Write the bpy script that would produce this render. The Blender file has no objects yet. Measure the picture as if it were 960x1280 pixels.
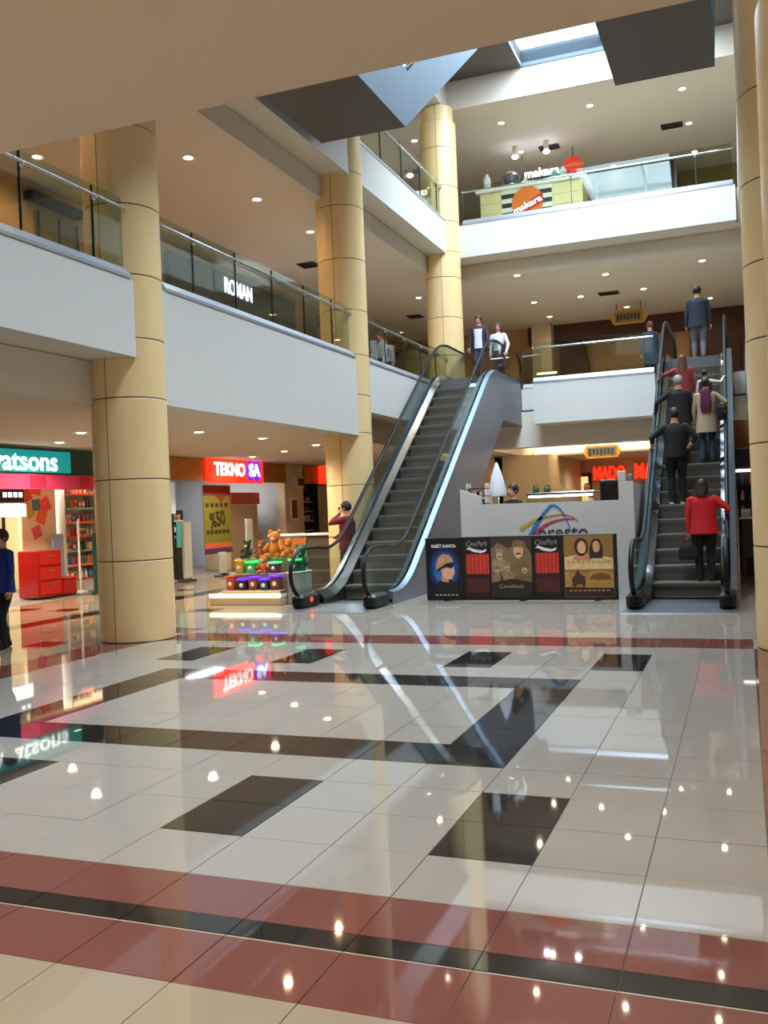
import bpy, math, random
from mathutils import Vector, Matrix
random.seed(7)
sc = bpy.context.scene
COL = sc.collection
K = 0.93            # design units -> metres
S = 0.56            # floor tile pitch (design units)
GX, GY = -0.5098, 4.1233   # floor grid origin
FXL, FXR = GX - 14*S, GX + S   # atrium edges left / right

# ------------------------------------------------------------------ camera
def make_camera():
    f, p, y, r, h = 1170.27, -0.00277332, -0.36689383, -0.04028463, 3.28195531*S
    cy, sy, cp, sp = math.cos(y), math.sin(y), math.cos(p), math.sin(p)
    fwd = Vector((sy*cp, cy*cp, sp)); right = Vector((cy, -sy, 0)); up = right.cross(fwd)
    r2 = math.cos(r)*right + math.sin(r)*up; u2 = -math.sin(r)*right + math.cos(r)*up
    cam = bpy.data.cameras.new('camera'); o = bpy.data.objects.new('camera', cam); COL.objects.link(o)
    cam.sensor_fit = 'VERTICAL'; cam.sensor_height = 36.0; cam.sensor_width = 27.0
    cam.lens = f/1280*36.0
    m = Matrix((r2, u2, -fwd)).transposed().to_4x4(); m.translation = Vector((0, 0, h*K))
    o.matrix_world = m
    cam.clip_start = 0.05; cam.clip_end = 300
    sc.camera = o
make_camera()

# ------------------------------------------------------------------ sky, exposure
world = bpy.data.worlds.new('sky'); sc.world = world; world.use_nodes = True
bg = world.node_tree.nodes['Background']
bg.inputs[0].default_value = (0.76, 0.88, 1.0, 1); bg.inputs[1].default_value = 9.0
sc.view_settings.view_transform = 'Standard'; sc.view_settings.look = 'None'
sc.view_settings.exposure = 0.12; sc.view_settings.gamma = 1.0; sc.view_settings.use_curve_mapping = False
sc.cycles.max_bounces = 9; sc.cycles.diffuse_bounces = 4; sc.cycles.glossy_bounces = 4
sc.cycles.transparent_max_bounces = 24; sc.cycles.sample_clamp_indirect = 6.0
sc.cycles.caustics_reflective = False; sc.cycles.caustics_refractive = False
SKY = (-5.9, -1.0, 3.8, 28.66)       # skylight opening x0,x1,y0,y1 in the roof
ROOFZ = 15.3

def light(name, kind, loc, energy, color, size=0.1, size_y=None, rot=(0, 0, 0), spot=2.6, blend=0.6, portal=False):
    l = bpy.data.lights.new(name, kind); l.energy = energy; l.color = color
    if kind == 'AREA':
        l.size = size*K
        if size_y: l.shape = 'RECTANGLE'; l.size_y = size_y*K
        if portal: l.cycles.is_portal = True
    elif kind == 'SPOT':
        l.spot_size = spot; l.spot_blend = blend; l.shadow_soft_size = size*K
    else: l.shadow_soft_size = size*K
    o = bpy.data.objects.new(name, l); COL.objects.link(o)
    o.location = Vector(loc)*K; o.rotation_euler = rot
    return o
light('skylight_portal', 'AREA', ((SKY[0]+SKY[1])/2, (SKY[2]+SKY[3])/2, ROOFZ+0.55), 1, (1, 1, 1), SKY[1]-SKY[0], SKY[3]-SKY[2], portal=True)
light('skylight_daylight', 'AREA', ((SKY[0]+SKY[1])/2, (SKY[2]+SKY[3])/2, ROOFZ+0.1), 3000, (0.70, 0.86, 1.0), SKY[1]-SKY[0], SKY[3]-SKY[2])

# ------------------------------------------------------------------ materials
def lin(c):
    return tuple((x/12.92 if x <= .04045 else ((x+.055)/1.055)**2.4) for x in [v/255 for v in c])
MATS = {}
def mat(name, rgb, rough=0.6, metal=0.0, var=0.0, scale=6.0, spec=0.5, emit=0.0, bump=0.0, coat=0.0, stretch=None, rgb2=None):
    if name in MATS: return MATS[name]
    m = bpy.data.materials.new(name); m.use_nodes = True; nt = m.node_tree
    b = nt.nodes['Principled BSDF']; c = lin(rgb)
    b.inputs['Base Color'].default_value = (*c, 1); b.inputs['Roughness'].default_value = rough
    b.inputs['Metallic'].default_value = metal; b.inputs['Specular IOR Level'].default_value = spec
    b.inputs['Coat Weight'].default_value = coat
    if emit:
        b.inputs['Emission Color'].default_value = (*c, 1); b.inputs['Emission Strength'].default_value = emit
    if var or bump:
        tc = nt.nodes.new('ShaderNodeTexCoord'); mp = nt.nodes.new('ShaderNodeMapping'); nz = nt.nodes.new('ShaderNodeTexNoise')
        nz.inputs['Scale'].default_value = scale; nz.inputs['Detail'].default_value = 5
        if stretch: mp.inputs['Scale'].default_value = stretch
        nt.links.new(tc.outputs['Object'], mp.inputs[0]); nt.links.new(mp.outputs[0], nz.inputs['Vector'])
        if var:
            mx = nt.nodes.new('ShaderNodeMix'); mx.data_type = 'RGBA'
            lo = tuple(x*(1-var) for x in c); hi = tuple(min(1, x*(1+var)) for x in c)
            if rgb2: lo, hi = c, lin(rgb2)
            mx.inputs['A'].default_value = (*lo, 1); mx.inputs['B'].default_value = (*hi, 1)
            nt.links.new(nz.outputs['Fac'], mx.inputs['Factor']); nt.links.new(mx.outputs['Result'], b.inputs['Base Color'])
        if bump:
            bp = nt.nodes.new('ShaderNodeBump'); bp.inputs['Strength'].default_value = bump; bp.inputs['Distance'].default_value = 0.01
            nt.links.new(nz.outputs['Fac'], bp.inputs['Height']); nt.links.new(bp.outputs[0], b.inputs['Normal'])
    MATS[name] = m; return m
def glass(name, tint=(225, 238, 228), gloss=0.10):
    if name in MATS: return MATS[name]
    m = bpy.data.materials.new(name); m.use_nodes = True; nt = m.node_tree; nt.nodes.clear()
    out = nt.nodes.new('ShaderNodeOutputMaterial'); tr = nt.nodes.new('ShaderNodeBsdfTransparent'); gl = nt.nodes.new('ShaderNodeBsdfGlossy')
    mx = nt.nodes.new('ShaderNodeMixShader'); lw = nt.nodes.new('ShaderNodeFresnel')
    ge = nt.nodes.new('ShaderNodeNewGeometry'); mr = nt.nodes.new('ShaderNodeMapRange')   # same index seen from both sides of the thin pane
    mr.inputs['To Min'].default_value = 1.45; mr.inputs['To Max'].default_value = 1/1.45
    nt.links.new(ge.outputs['Backfacing'], mr.inputs['Value']); nt.links.new(mr.outputs[0], lw.inputs['IOR'])
    tr.inputs[0].default_value = (*lin(tint), 1); gl.inputs[0].default_value = (0.9, 0.95, 0.92, 1); gl.inputs['Roughness'].default_value = 0.03
    nt.links.new(lw.outputs[0], mx.inputs[0]); nt.links.new(tr.outputs[0], mx.inputs[1]); nt.links.new(gl.outputs[0], mx.inputs[2])
    nt.links.new(mx.outputs[0], out.inputs[0]); MATS[name] = m; return m

M_white = mat('white_plaster', (210, 209, 203), 0.75, var=0.02, scale=3)
M_ceil = mat('ceiling_paint', (218, 209, 194), 0.85, var=0.02, scale=2)
M_roof = mat('roof_panel_dark', (92, 86, 80), 0.7, var=0.1, scale=3)
M_col = mat('cream_cladding', (242, 212, 156), 0.3, var=0.05, scale=2.2)
M_colgap = mat('cladding_joint', (92, 84, 74), 0.6)
M_cream = mat('cream_porcelain', (160, 151, 139), 0.025, var=0.03, scale=2.5, spec=0.6)
M_black = mat('black_granite', (34, 32, 31), 0.04, var=0.35, scale=26, spec=0.5)
M_red = mat('red_granite', (116, 69, 62), 0.035, var=0.10, scale=30, spec=0.5)
M_beige = mat('beige_porcelain', (158, 144, 122), 0.04, var=0.04, scale=3)
M_inlay = mat('pale_inlay', (176, 164, 150), 0.3)
M_grout = mat('grout', (120, 112, 104), 0.8)
M_alu = mat('brushed_aluminium', (178, 182, 188), 0.3, 1.0, var=0.08, scale=8, stretch=(1, 30, 30))
M_deck = mat('blue_grey_deck', (128, 140, 156), 0.4, 0.7)
M_sill = mat('sill_metal', (176, 184, 196), 0.35, 0.6)
M_steel = mat('polished_steel', (205, 208, 212), 0.16, 1.0)
M_darksteel = mat('dark_steel', (70, 72, 74), 0.35, 0.8, var=0.1)
M_rubber = mat('black_rubber', (14, 14, 15), 0.5, spec=.25)
M_blackplastic = mat('black_plastic', (22, 22, 23), 0.45)
M_step = mat('step_tread', (112, 106, 98), 0.5, 0.2, var=0.15, scale=5, stretch=(40, 1, 1))
M_riser = mat('step_riser', (138, 130, 122), 0.45, 0.2, var=0.15, scale=5, stretch=(60, 1, 1))
M_clad = mat('grey_side_cladding', (120, 120, 126), 0.45, 0.15, var=0.04, scale=2)
M_plate = mat('grey_floor_plate', (120, 124, 130), 0.35, 0.6, var=0.1, scale=20)
M_glass = glass('balustrade_glass', (234, 241, 234))
M_glass_esc = glass('escalator_glass', (232, 240, 238))
M_sky_glass = glass('roof_glass', (240, 246, 250))
M_lamp = mat('warm_lamp', (255, 226, 176), 0.5, emit=18)
M_lampcool = mat('cool_lamp', (226, 228, 255), 0.5, emit=40)
M_ring = mat('lamp_ring', (230, 226, 216), 0.4)
M_wood = mat('dark_wood', (78, 44, 24), 0.45, var=0.25, scale=4, stretch=(1, 1, 8))
M_orangewood = mat('orange_wood', (176, 112, 44), 0.45, var=0.2, scale=4, stretch=(1, 8, 1))
M_wall = mat('cream_wall', (214, 196, 164), 0.7, var=0.03, scale=2)
M_warm = mat('warm_wall', (196, 156, 108), 0.7, var=0.04, scale=2)
M_charcoal = mat('charcoal_fascia', (58, 58, 56), 0.5, var=0.1)
M_truss = mat('dark_soffit', (84, 80, 77), 0.5, 0.1, var=0.06, scale=3)
M_vent = mat('vent_metal', (70, 62, 54), 0.6)
M_panelblue = mat('pale_metal_panel', (86, 97, 106), 0.75, 0.0, spec=.15, var=0.04, scale=2)

# ------------------------------------------------------------------ mesh builder
class MB:
    def __init__(s): s.v = []; s.f = []; s.m = []
    def add(s, vs, fs, m=0):
        n = len(s.v); s.v += [tuple(x) for x in vs]
        for f in fs: s.f.append(tuple(i+n for i in f)); s.m.append(m)
        return s
    def box(s, x0, x1, y0, y1, z0, z1, m=0):
        vs = [(x0, y0, z0), (x1, y0, z0), (x1, y1, z0), (x0, y1, z0), (x0, y0, z1), (x1, y0, z1), (x1, y1, z1), (x0, y1, z1)]
        return s.add(vs, [(0, 3, 2, 1), (4, 5, 6, 7), (0, 1, 5, 4), (1, 2, 6, 5), (2, 3, 7, 6), (3, 0, 4, 7)], m)
    def cbox(s, x0, x1, y0, y1, z0, z1, c=0.02, m=0):   # chamfered box
        c = min(c, (x1-x0)/2.2, (y1-y0)/2.2, (z1-z0)/2.2)
        rings = []
        for z, i in ((z0, c), (z0+c, 0), (z1-c, 0), (z1, c)):
            a, b, d, e = x0+i, x1-i, y0+i, y1-i; k = c
            rings.append([(a+k, d, z), (b-k, d, z), (b, d+k, z), (b, e-k, z), (b-k, e, z), (a+k, e, z), (a, e-k, z), (a, d+k, z)])
        return s.loft(rings, m)
    def loft(s, rings, m=0, caps=True, closed=True):
        n = len(rings[0]); vs = [p for r in rings for p in r]; fs = []
        for i in range(len(rings)-1):
            for j in range(n if closed else n-1):
                a = i*n+j; b = i*n+(j+1) % n
                fs.append((a, b, b+n, a+n))
        if caps: fs.append(tuple(range(n-1, -1, -1))); fs.append(tuple((len(rings)-1)*n+j for j in range(n)))
        return s.add(vs, fs, m)
    def prism(s, poly, axis, a0, a1, m=0):   # poly in the two other axes
        def P(u, w, a): return (a, u, w) if axis == 'x' else ((u, a, w) if axis == 'y' else (u, w, a))
        n = len(poly); vs = [P(u, w, a0) for u, w in poly]+[P(u, w, a1) for u, w in poly]
        fs = [tuple(range(n-1, -1, -1)), tuple(range(n, 2*n))]+[(i, (i+1) % n, (i+1) % n+n, i+n) for i in range(n)]
        return s.add(vs, fs, m)
    def strip(s, path, half0, half1, m=0):   # path of (y,z) between two x values, thin sheet
        vs = []; fs = []
        for y, z in path: vs += [(half0, y, z), (half1, y, z)]
        for i in range(len(path)-1): fs.append((2*i, 2*i+1, 2*i+3, 2*i+2))
        return s.add(vs, fs, m)
    def tube(s, pts, r, n=8, m=0, caps=True):
        pts = [Vector(p) for p in pts]; rings = []; up = None
        for i, p in enumerate(pts):
            d = (pts[min(i+1, len(pts)-1)]-pts[max(i-1, 0)]).normalized()
            if up is None: up = Vector((0, 0, 1)) if abs(d.z) < .9 else Vector((1, 0, 0))
            a = d.cross(up)
            if a.length < 1e-4: a = d.cross(Vector((1, 0, 0)))
            a.normalize(); b = a.cross(d).normalized(); up = b
            rr = r[i] if isinstance(r, (list, tuple)) else r
            rx, ry = rr if isinstance(rr, tuple) else (rr, rr)
            rings.append([tuple(p+a*math.cos(t)*rx+b*math.sin(t)*ry) for t in [2*math.pi*k/n for k in range(n)]])
        return s.loft(rings, m, caps)
    def lathe(s, prof, c, n=16, m=0, a0=0, a1=2*math.pi, caps=True):
        full = abs(a1-a0-2*math.pi) < 1e-6; k = n if full else n+1
        rings = [[(c[0]+r*math.cos(a0+(a1-a0)*j/n), c[1]+r*math.sin(a0+(a1-a0)*j/n), c[2]+z) for j in range(k)] for r, z in prof]
        return s.loft(rings, m, caps and full, full)
    def cyl(s, c, r, h, n=16, m=0): return s.lathe([(r, 0), (r, h)], c, n, m)
    def ball(s, c, rx, ry, rz, nu=14, nv=9, m=0):
        prof = [(math.sin(math.pi*i/nv), -math.cos(math.pi*i/nv)) for i in range(nv+1)]
        prof[0] = (0.02, -1); prof[-1] = (0.02, 1)
        rings = [[(c[0]+rx*a*math.cos(2*math.pi*j/nu), c[1]+ry*a*math.sin(2*math.pi*j/nu), c[2]+rz*z) for j in range(nu)] for a, z in prof]
        return s.loft(rings, m)

ORG = {}
def mesh_of(name, mb, mats, org, smooth=None):
    me = bpy.data.meshes.new(name)
    me.from_pydata([((x-org[0])*K, (y-org[1])*K, (z-org[2])*K) for x, y, z in mb.v], [], mb.f)
    for m in (mats if isinstance(mats, (list, tuple)) else [mats]): me.materials.append(m)
    if any(mb.m): me.polygons.foreach_set('material_index', mb.m)
    if smooth:
        me.shade_smooth(); me.set_sharp_from_angle(angle=smooth)
    me.update(); return me
def obj(name, mb, mats, parent=None, smooth=None, label=None, cat=None, group=None, kind=None, org=None):
    if org is None:
        if parent is not None: org = ORG[parent]
        else:
            xs, ys, zs = zip(*mb.v); org = ((min(xs)+max(xs))/2, (min(ys)+max(ys))/2, min(zs))
    o = bpy.data.objects.new(name, mesh_of(name, mb, mats, org, smooth)); COL.objects.link(o)
    ORG[o] = org
    if parent is not None: o.parent = parent
    else: o.location = Vector(org)*K
    tag(o, label, cat, group, kind); return o
def tag(o, label=None, cat=None, group=None, kind=None):
    for k, v in (('label', label), ('category', cat), ('group', group), ('kind', kind)):
        if v: o[k] = v
    return o
def thing(name, label, cat, loc, group=None, rz=0.0):
    o = bpy.data.objects.new(name, None); COL.objects.link(o); o.empty_display_size = 0.2
    o.location = Vector(loc)*K; o.rotation_euler = (0, 0, rz); ORG[o] = tuple(loc) if rz == 0 else (0, 0, 0)
    return tag(o, label, cat, group)
def local_thing(name, label, cat, loc, rz=0.0, group=None):
    o = thing(name, label, cat, loc, group, rz); ORG[o] = (0, 0, 0); o.rotation_euler = (0, 0, rz); return o
def share(o, parent, loc=(0, 0, 0), name=None):     # a copy of o (shared mesh) under parent
    c = o.copy(); COL.objects.link(c); c.parent = parent; c.location = Vector(loc)*K; return c
def dup(root, loc, label=None, rz=None):
    c = root.copy(); COL.objects.link(c); c.location = Vector(loc)*K
    if rz is not None: c.rotation_euler = (0, 0, rz)
    if label: c['label'] = label
    for ch in root.children:
        d = ch.copy(); COL.objects.link(d); d.parent = c
        for g in ch.children:
            e = g.copy(); COL.objects.link(e); e.parent = d
    return c
def struct(name, mb, mats, smooth=None): return obj(name, mb, mats, None, smooth, kind='structure')
def text(name, body, width, height, loc, face, m, parent, ext=0.01, bold=0.0, rz_extra=0.0, shear=0.0):
    """lettering of a given width and cap height centred at loc; face '-y' (towards the camera), '+x' (faces right)"""
    cu = bpy.data.curves.new(name, 'FONT'); cu.body = body; cu.size = 1.0; cu.extrude = 0.5; cu.align_x = 'CENTER'; cu.align_y = 'CENTER'
    cu.offset = bold; cu.shear = shear; cu.resolution_u = 4; cu.materials.append(m)
    o = bpy.data.objects.new(name, cu); COL.objects.link(o)
    bpy.context.view_layer.update(); d = o.dimensions
    sx = width*K/max(d.x, 1e-3); sy = height*K/max(d.y, 1e-3)
    org = ORG[parent] if parent is not None else (0, 0, 0)
    R = Matrix.Rotation(math.pi/2, 4, 'X')
    if face == '+x': R = Matrix.Rotation(math.pi/2, 4, 'Z') @ R
    R = R @ Matrix.Rotation(rz_extra, 4, 'Z')
    me = bpy.data.meshes.new_from_object(o.evaluated_get(bpy.context.evaluated_depsgraph_get())); bpy.data.objects.remove(o); bpy.data.curves.remove(cu)
    me.transform(Matrix.Translation((Vector(loc)-Vector(org))*K) @ R @ Matrix.Diagonal((sx, sy, ext*K, 1))); me.name = name
    if not me.materials: me.materials.append(m)
    o = bpy.data.objects.new(name, me); COL.objects.link(o)
    if parent is not None: o.parent = parent
    return o
R_ = math.radians
SM = R_(40)

# ------------------------------------------------------------------ floor
fl = MB(); fl.box(-20.5, 8.5, -8, 44, -0.3, -0.006)
floor = struct('floor', fl, M_grout)
ORG[floor] = (-6.0, 18.0, -0.3)
def tile_mb(w, d, g=0.0022):
    b = MB(); a = g; c = g*1.5
    lo = [(a, a, -0.02), (w-a, a, -0.02), (w-a, d-a, -0.02), (a, d-a, -0.02)]
    mi = [(a, a, -0.0016), (w-a, a, -0.0016), (w-a, d-a, -0.0016), (a, d-a, -0.0016)]
    hi = [(c, c, 0), (w-c, c, 0), (w-c, d-c, 0), (c, d-c, 0)]
    b.add(lo+mi+hi, [(0, 1, 5, 4), (1, 2, 6, 5), (2, 3, 7, 6), (3, 0, 4, 7), (4, 5, 9, 8), (5, 6, 10, 9), (6, 7, 11, 10), (7, 4, 8, 11), (8, 9, 10, 11)])
    return b
TILES = {}
def tile(name, x, y, w, d, m):
    key = (name, round(w, 3), round(d, 3), m.name)
    if key not in TILES:
        TILES[key] = mesh_of(name, tile_mb(w, d), m, (0, 0, 0))
    o = bpy.data.objects.new(name, TILES[key]); COL.objects.link(o); o.parent = floor
    o.location = Vector((x-ORG[floor][0], y-ORG[floor][1], random.uniform(-0.0006, 0.0006)-ORG[floor][2]))*K
    o.rotation_euler = (random.gauss(0, 0.0006), random.gauss(0, 0.0006), 0)
BL = set()
for r in range(4, 10):
    for c in range(-11, -2):
        if r in (4, 9) or c in (-11, -3): BL.add((c, r))
for c in (-12, -9, -5, -2):
    for r in (1, 2, 11, 12): BL.add((c, r))
for c in range(-14, 1):
    for r in range(14):
        tile('floor_tile', GX+c*S, GY+r*S, S, S, M_black if (c, r) in BL else M_cream)
for c in range(-7, 1):       # the near border: red, black, red, then beige
    x = GX+c*S
    tile('border_tile', x, 3.72, S, GY-3.72, M_red); tile('border_tile', x, 3.56, S, 0.16, M_black); tile('inlay_strip', x, 3.548, S, 0.012, M_inlay)
    tile('border_tile', x, 3.13, S, 0.42, M_red); tile('floor_tile', x, 3.13-S, S, S, M_beige)
for c in range(-14, 1): tile('border_tile', GX+c*S, GY+14*S, S, 0.80, M_red)
rest = MB(); restm = [M_cream, M_black, M_red, M_beige]
def rtile(x, y, w, d, k):
    t = tile_mb(w, d); rest.add([(a+x, b+y, c) for a, b, c in t.v], t.f, k)
for r in range(-2, 16):      # side red borders, left and right
    y = GY+r*S
    if r < 14:
        rtile(FXL-0.75, y, 0.75, S, 2); rtile(FXR, y, 0.62, S, 2)
for c in range(-14, -7):
    x = GX+c*S; rtile(x, 3.72, S, GY-3.72, 2); rtile(x, 3.55, S, .17, 1); rtile(x, 3.13, S, .42, 2); rtile(x, 3.13-S, S, S, 3)
for c in range(-14, 1):
    for r in range(4): rtile(GX+c*S, 2.57-S*(r+1), S, S, 3)
y0 = GY+14*S+0.80
for c in range(-16, 14):
    for r in range(0, 37):
        x = FXL+(c+16)*S*0.5*2-0.0
        if x > 7: continue
        rtile(x, y0+r*S, S, S, 0)
yy = -4.0; rr = 0
while yy < 33:
    xx = FXL-0.75-S; cc = 0
    while xx > -15.3:
        k = 1 if (cc in (5,) or rr % 8 == 3) and not (rr % 8 == 3 and cc % 2 == 0) else 3
        rtile(xx, yy, S, S, k); xx -= S; cc += 1
    yy += S; rr += 1
for r in range(0, 37):
    rtile(FXL-0.75, y0+r*S, 0.75, S, 2 if r < 1 else 3)
obj('floor_tile', rest, restm, floor, kind='stuff')

# ------------------------------------------------------------------ columns
RW, RN = 0.569, 0.495
def column(cx, cy, label, seam, top=14.4, widths=True):
    t = thing('column', label, 'column', (cx, cy, 0))
    core = MB()
    seg = [(0, 13.9, RW), (13.9, 15.3, RN)] if widths else [(0, 15.3, RW)]
    prof = []
    for a, b, r in seg:
        if a >= top: break
        prof += [(r-0.012, a), (r-0.012, min(b, top))]
    core.lathe(prof, (cx, cy, 0), 40); obj('column_core', core, M_colgap, t, SM)
    rings = [0, 1.22, 2.44, 3.66, 4.55, 5.5, 6.55, 7.75, 9.0, 9.8, 10.75, 11.85, 13.05, 13.9, 15.3]
    for a, b in zip(rings, rings[1:]):
        if a >= top: break
        b = min(b, top)
        r = [s for s in seg if s[0] <= a+1e-3 < s[1]][0][2]
        g = 0.009; ga = 0.012/r
        for k in range(3):
            a0 = seam+k*2*math.pi/3+ga/2; a1 = seam+(k+1)*2*math.pi/3-ga/2; n = 14
            p = MB()
            outer = [[(cx+rr*math.cos(a0+(a1-a0)*j/n), cy+rr*math.sin(a0+(a1-a0)*j/n), z) for j in range(n+1)]
                     for rr, z in ((r-0.03, a+g), (r-0.004, a+g), (r, a+g+.006), (r, b-g-.006), (r-0.004, b-g), (r-0.03, b-g))]
            p.loft(outer, 0, False, False)
            obj('cladding_panel', p, M_col, t, R_(30))
    return t
def dirang(cx, cy, off):       # seam angle facing the camera turned by off (positive = to the right in view)
    return math.atan2(-cy, -cx)+off
column(-8.80, 12.12, 'cream clad round column between the near white balcony fronts, nearest on left', dirang(-8.8, 12.12, -0.62))
column(-8.78, 20.68, 'cream clad round column behind the left escalator foot, second on left', dirang(-8.8, 20.68, -0.35))
column(-8.62, 28.5, 'cream clad round column at the far corner beside the top of the left escalator', dirang(-8.6, 28.5, -2.2))
column(0.66, 12.15, 'cream clad column on the right edge, its foot on the floor beside the right escalator', dirang(.66, 12.15, 0.25), widths=False)
column(0.67, 3.72, 'nearest cream column, cut off by the right picture edge in front of another', dirang(.67, 3.72, -1.9), top=3.6)

# ------------------------------------------------------------------ slabs, fascias, ceilings
F1, F2 = 5.40, 10.72   # gallery floor levels
def fascia(n, poly, axis, a0, a1, m=M_white):
    b = MB(); b.prism(poly, axis, a0, a1); return struct('trim_%d' % n, b, m)
def boxs(name, *a, m=M_ceil):
    b = MB(); b.box(*a); return struct(name, b, m)
XB = -9.1              # bulkhead face behind a raised soffit
XW = -15.2             # shop fronts on the ground, left
# left, first floor: near bay, middle bay (deeper), far bay
boxs('trim_1', FXL-0.30, FXL, 3.2, 11.72, 4.25, F1, m=M_white)
boxs('trim_2', FXL-0.30, FXL, 12.46, 20.30, 3.60, F1, m=M_white)
boxs('trim_3', FXL-0.30, FXL, 21.0, 29.2, 4.20, F1, m=M_white)
boxs('floor.001', -20.4, FXL-0.30, 3.2, 44, 4.25, F1-.01, m=M_ceil)
boxs('ceiling.001', -20.4, XB, -8, 44, 3.60, 4.24)
boxs('ceiling.002', XB, FXL-0.30, 12.5, 20.3, 3.60, 4.24)
# left, second floor
boxs('trim_4', FXL-0.30, FXL, 3.2, 28.7, 9.72, F2, m=M_white)
boxs('floor.002', -20.4, FXL-0.30, 3.2, 44, 9.72, F2-.01)
boxs('ceiling.003', -20.4, -9.0, -8, 44, 9.2, 9.71)
# back: first floor gallery with projecting balcony between the escalators
boxs('trim_5', -5.72, -2.22, 27.6, 27.9, 4.20, F1, m=M_white)
boxs('trim_6', -6.35, -5.72, 28.9, 29.2, 4.75, F1, m=M_white)
boxs('trim_7', -0.12, 0.55, 28.9, 29.2, 4.75, F1, m=M_white)
boxs('floor.003', FXL-0.30, 8.4, 29.2, 44, 4.25, F1-.01)
boxs('floor.004', -5.72, -2.22, 27.9, 29.2, 4.20, F1-.01)
boxs('floor.005', -8.2, -6.35, 29.15, 29.2, 4.20, F1-.01)
boxs('trim_8', FXL-0.3, -5.72, 28.9, 29.19, 3.6, 4.7, m=M_ceil)
boxs('trim_9', -2.22, 8.4, 28.9, 29.19, 3.6, 4.7, m=M_ceil)
boxs('trim_10', -5.72, -2.22, 28.7, 29.19, 3.6, 4.19, m=M_ceil)
# ground ceiling at the back with a raised lit tray
TX0, TX1, TY0, TY1 = -7.5, -2.4, 29.6, 35.5
boxs('ceiling.004', FXL-0.3, TX0, 29.2, 44, 3.60, 4.24); boxs('ceiling.005', TX1, 8.4, 29.2, 44, 3.60, 4.24)
boxs('ceiling.006', TX0, TX1, 29.2, TY0, 3.60, 4.24); boxs('ceiling.007', TX0, TX1, TY1, 44, 3.60, 4.24)
# back, second floor
boxs('trim_11', FXL, FXR+0.05, 28.7, 29.0, 9.70, F2, m=M_white)
boxs('floor.006', FXL, 8.4, 29.0, 44, 9.70, F2-.01)
boxs('ceiling.008', -9.0, 8.4, 29.7, 44, 9.2, 9.69)
# second floor ceiling (top), left and back, and band up to the roof
boxs('ceiling.009', -20.4, FXL, -8, 44, 14.4, 15.3)
boxs('ceiling.010', FXL, 8.4, 28.7, 44, 14.4, 15.3)
# roof with the skylight opening
x0, x1, ya, yb = SKY
boxs('ceiling.011', FXL, x0, -8, 28.7, ROOFZ, ROOFZ+.4, m=M_roof); boxs('ceiling.012', x1, 8.4, -8, 28.7, ROOFZ, ROOFZ+.4, m=M_roof)
boxs('ceiling.013', x0, x1, -8, ya, ROOFZ, ROOFZ+.4, m=M_roof)
# right gallery
boxs('trim_12', FXR+.12, FXR+.42, 12.3, 28.7, 9.72, F2, m=M_white); boxs('floor.007', FXR+.42, 8.4, 3.2, 29.0, 9.72, F2-.01)
boxs('trim_13', FXR+.12, FXR+.42, 12.3, 28.9, 4.2, F1, m=M_white); boxs('floor.008', FXR+.42, 8.4, 3.2, 29.2, 3.6, F1-.01)
# south gallery above the camera (its soffit fills the top of the view)
SOY = 3.53
boxs('ceiling.014', XB, 8.4, -8, SOY, 3.60, 4.2); boxs('trim_14', FXL, 8.4, SOY-.3, SOY, 4.2, F1, m=M_white)
boxs('floor.009', XB, 8.4, -8, SOY-.3, 4.2, F1); boxs('floor.010', FXL-.3, 8.4, -8, 3.2, 9.72, F2)
# outer walls
boxs('wall_left', -20.7, -20.4, -8, 44, 0, 15.3, m=M_wall); boxs('wall_right', 8.4, 8.7, -8, 44, 0, 15.3, m=M_wall)
boxs('wall_front', -20.4, 8.4, -8.3, -8, 0, 15.3, m=M_wall); boxs('wall_back', -20.4, 8.4, 44, 44.3, 0, 15.3, m=M_wall)
boxs('wall_back.001', -20.4, 8.4, 39.2, 39.5, F1, 9.2, m=M_warm)
boxs('wall_back.002', -20.4, 8.4, 40.2, 40.5, F2, 14.4, m=M_wall)
boxs('wall_back.003', -8.2, -6.5, 33.6, 43.9, 0, 3.6, m=M_wall)
boxs('wall_back.004', -6.5, 8.4, 40.8, 41.1, 0, 3.6, m=M_wall)
boxs('wall_left.001', -14.4, -14.1, -8, 44, F1, 9.2, m=M_warm)
boxs('wall_left.002', -15.5, -15.2, -8, 44, F2, 14.4, m=M_wall)
boxs('wall_left.003', -15.4, -8.4, 33.0, 33.3, 0, 3.6, m=M_wall)

# skylight: glazed roof light with aluminium bars
sk = thing('skylight', 'bright white glazed roof light at the top of the atrium', 'skylight', ((x0+x1)/2, (ya+yb)/2, ROOFZ))
fr = MB()
for (a, b, c, d) in ((x0-.06, x0, ya, yb), (x1, x1+.06, ya, yb), (x0-.06, x1+.06, ya-.06, ya), (x0-.06, x1+.06, yb, yb+.04)):
    fr.box(a, b, c, d, ROOFZ-0.02, ROOFZ+0.5)
obj('skylight_frame', fr, M_panelblue, sk)
nb = 7
for i in range(nb):
    ys = ya+(yb-ya)*i/nb; ye = ya+(yb-ya)*(i+1)/nb
    if i:
        b = MB(); b.box(x0, x1, ys-.035, ys+.035, ROOFZ+.28, ROOFZ+.42); obj('glazing_bar', b, M_panelblue, sk)
    for k in range(2):
        xs = x0+(x1-x0)*k/2; b = MB(); b.box(xs+.02, xs+(x1-x0)/2-.02, ys+.04, ye-.04, ROOFZ+.42, ROOFZ+.44); obj('glass_pane', b, M_sky_glass, sk)
b = MB(); b.box((x0+x1)/2-.035, (x0+x1)/2+.035, ya, yb, ROOFZ+.28, ROOFZ+.42); obj('glazing_bar', b, M_panelblue, sk)

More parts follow.
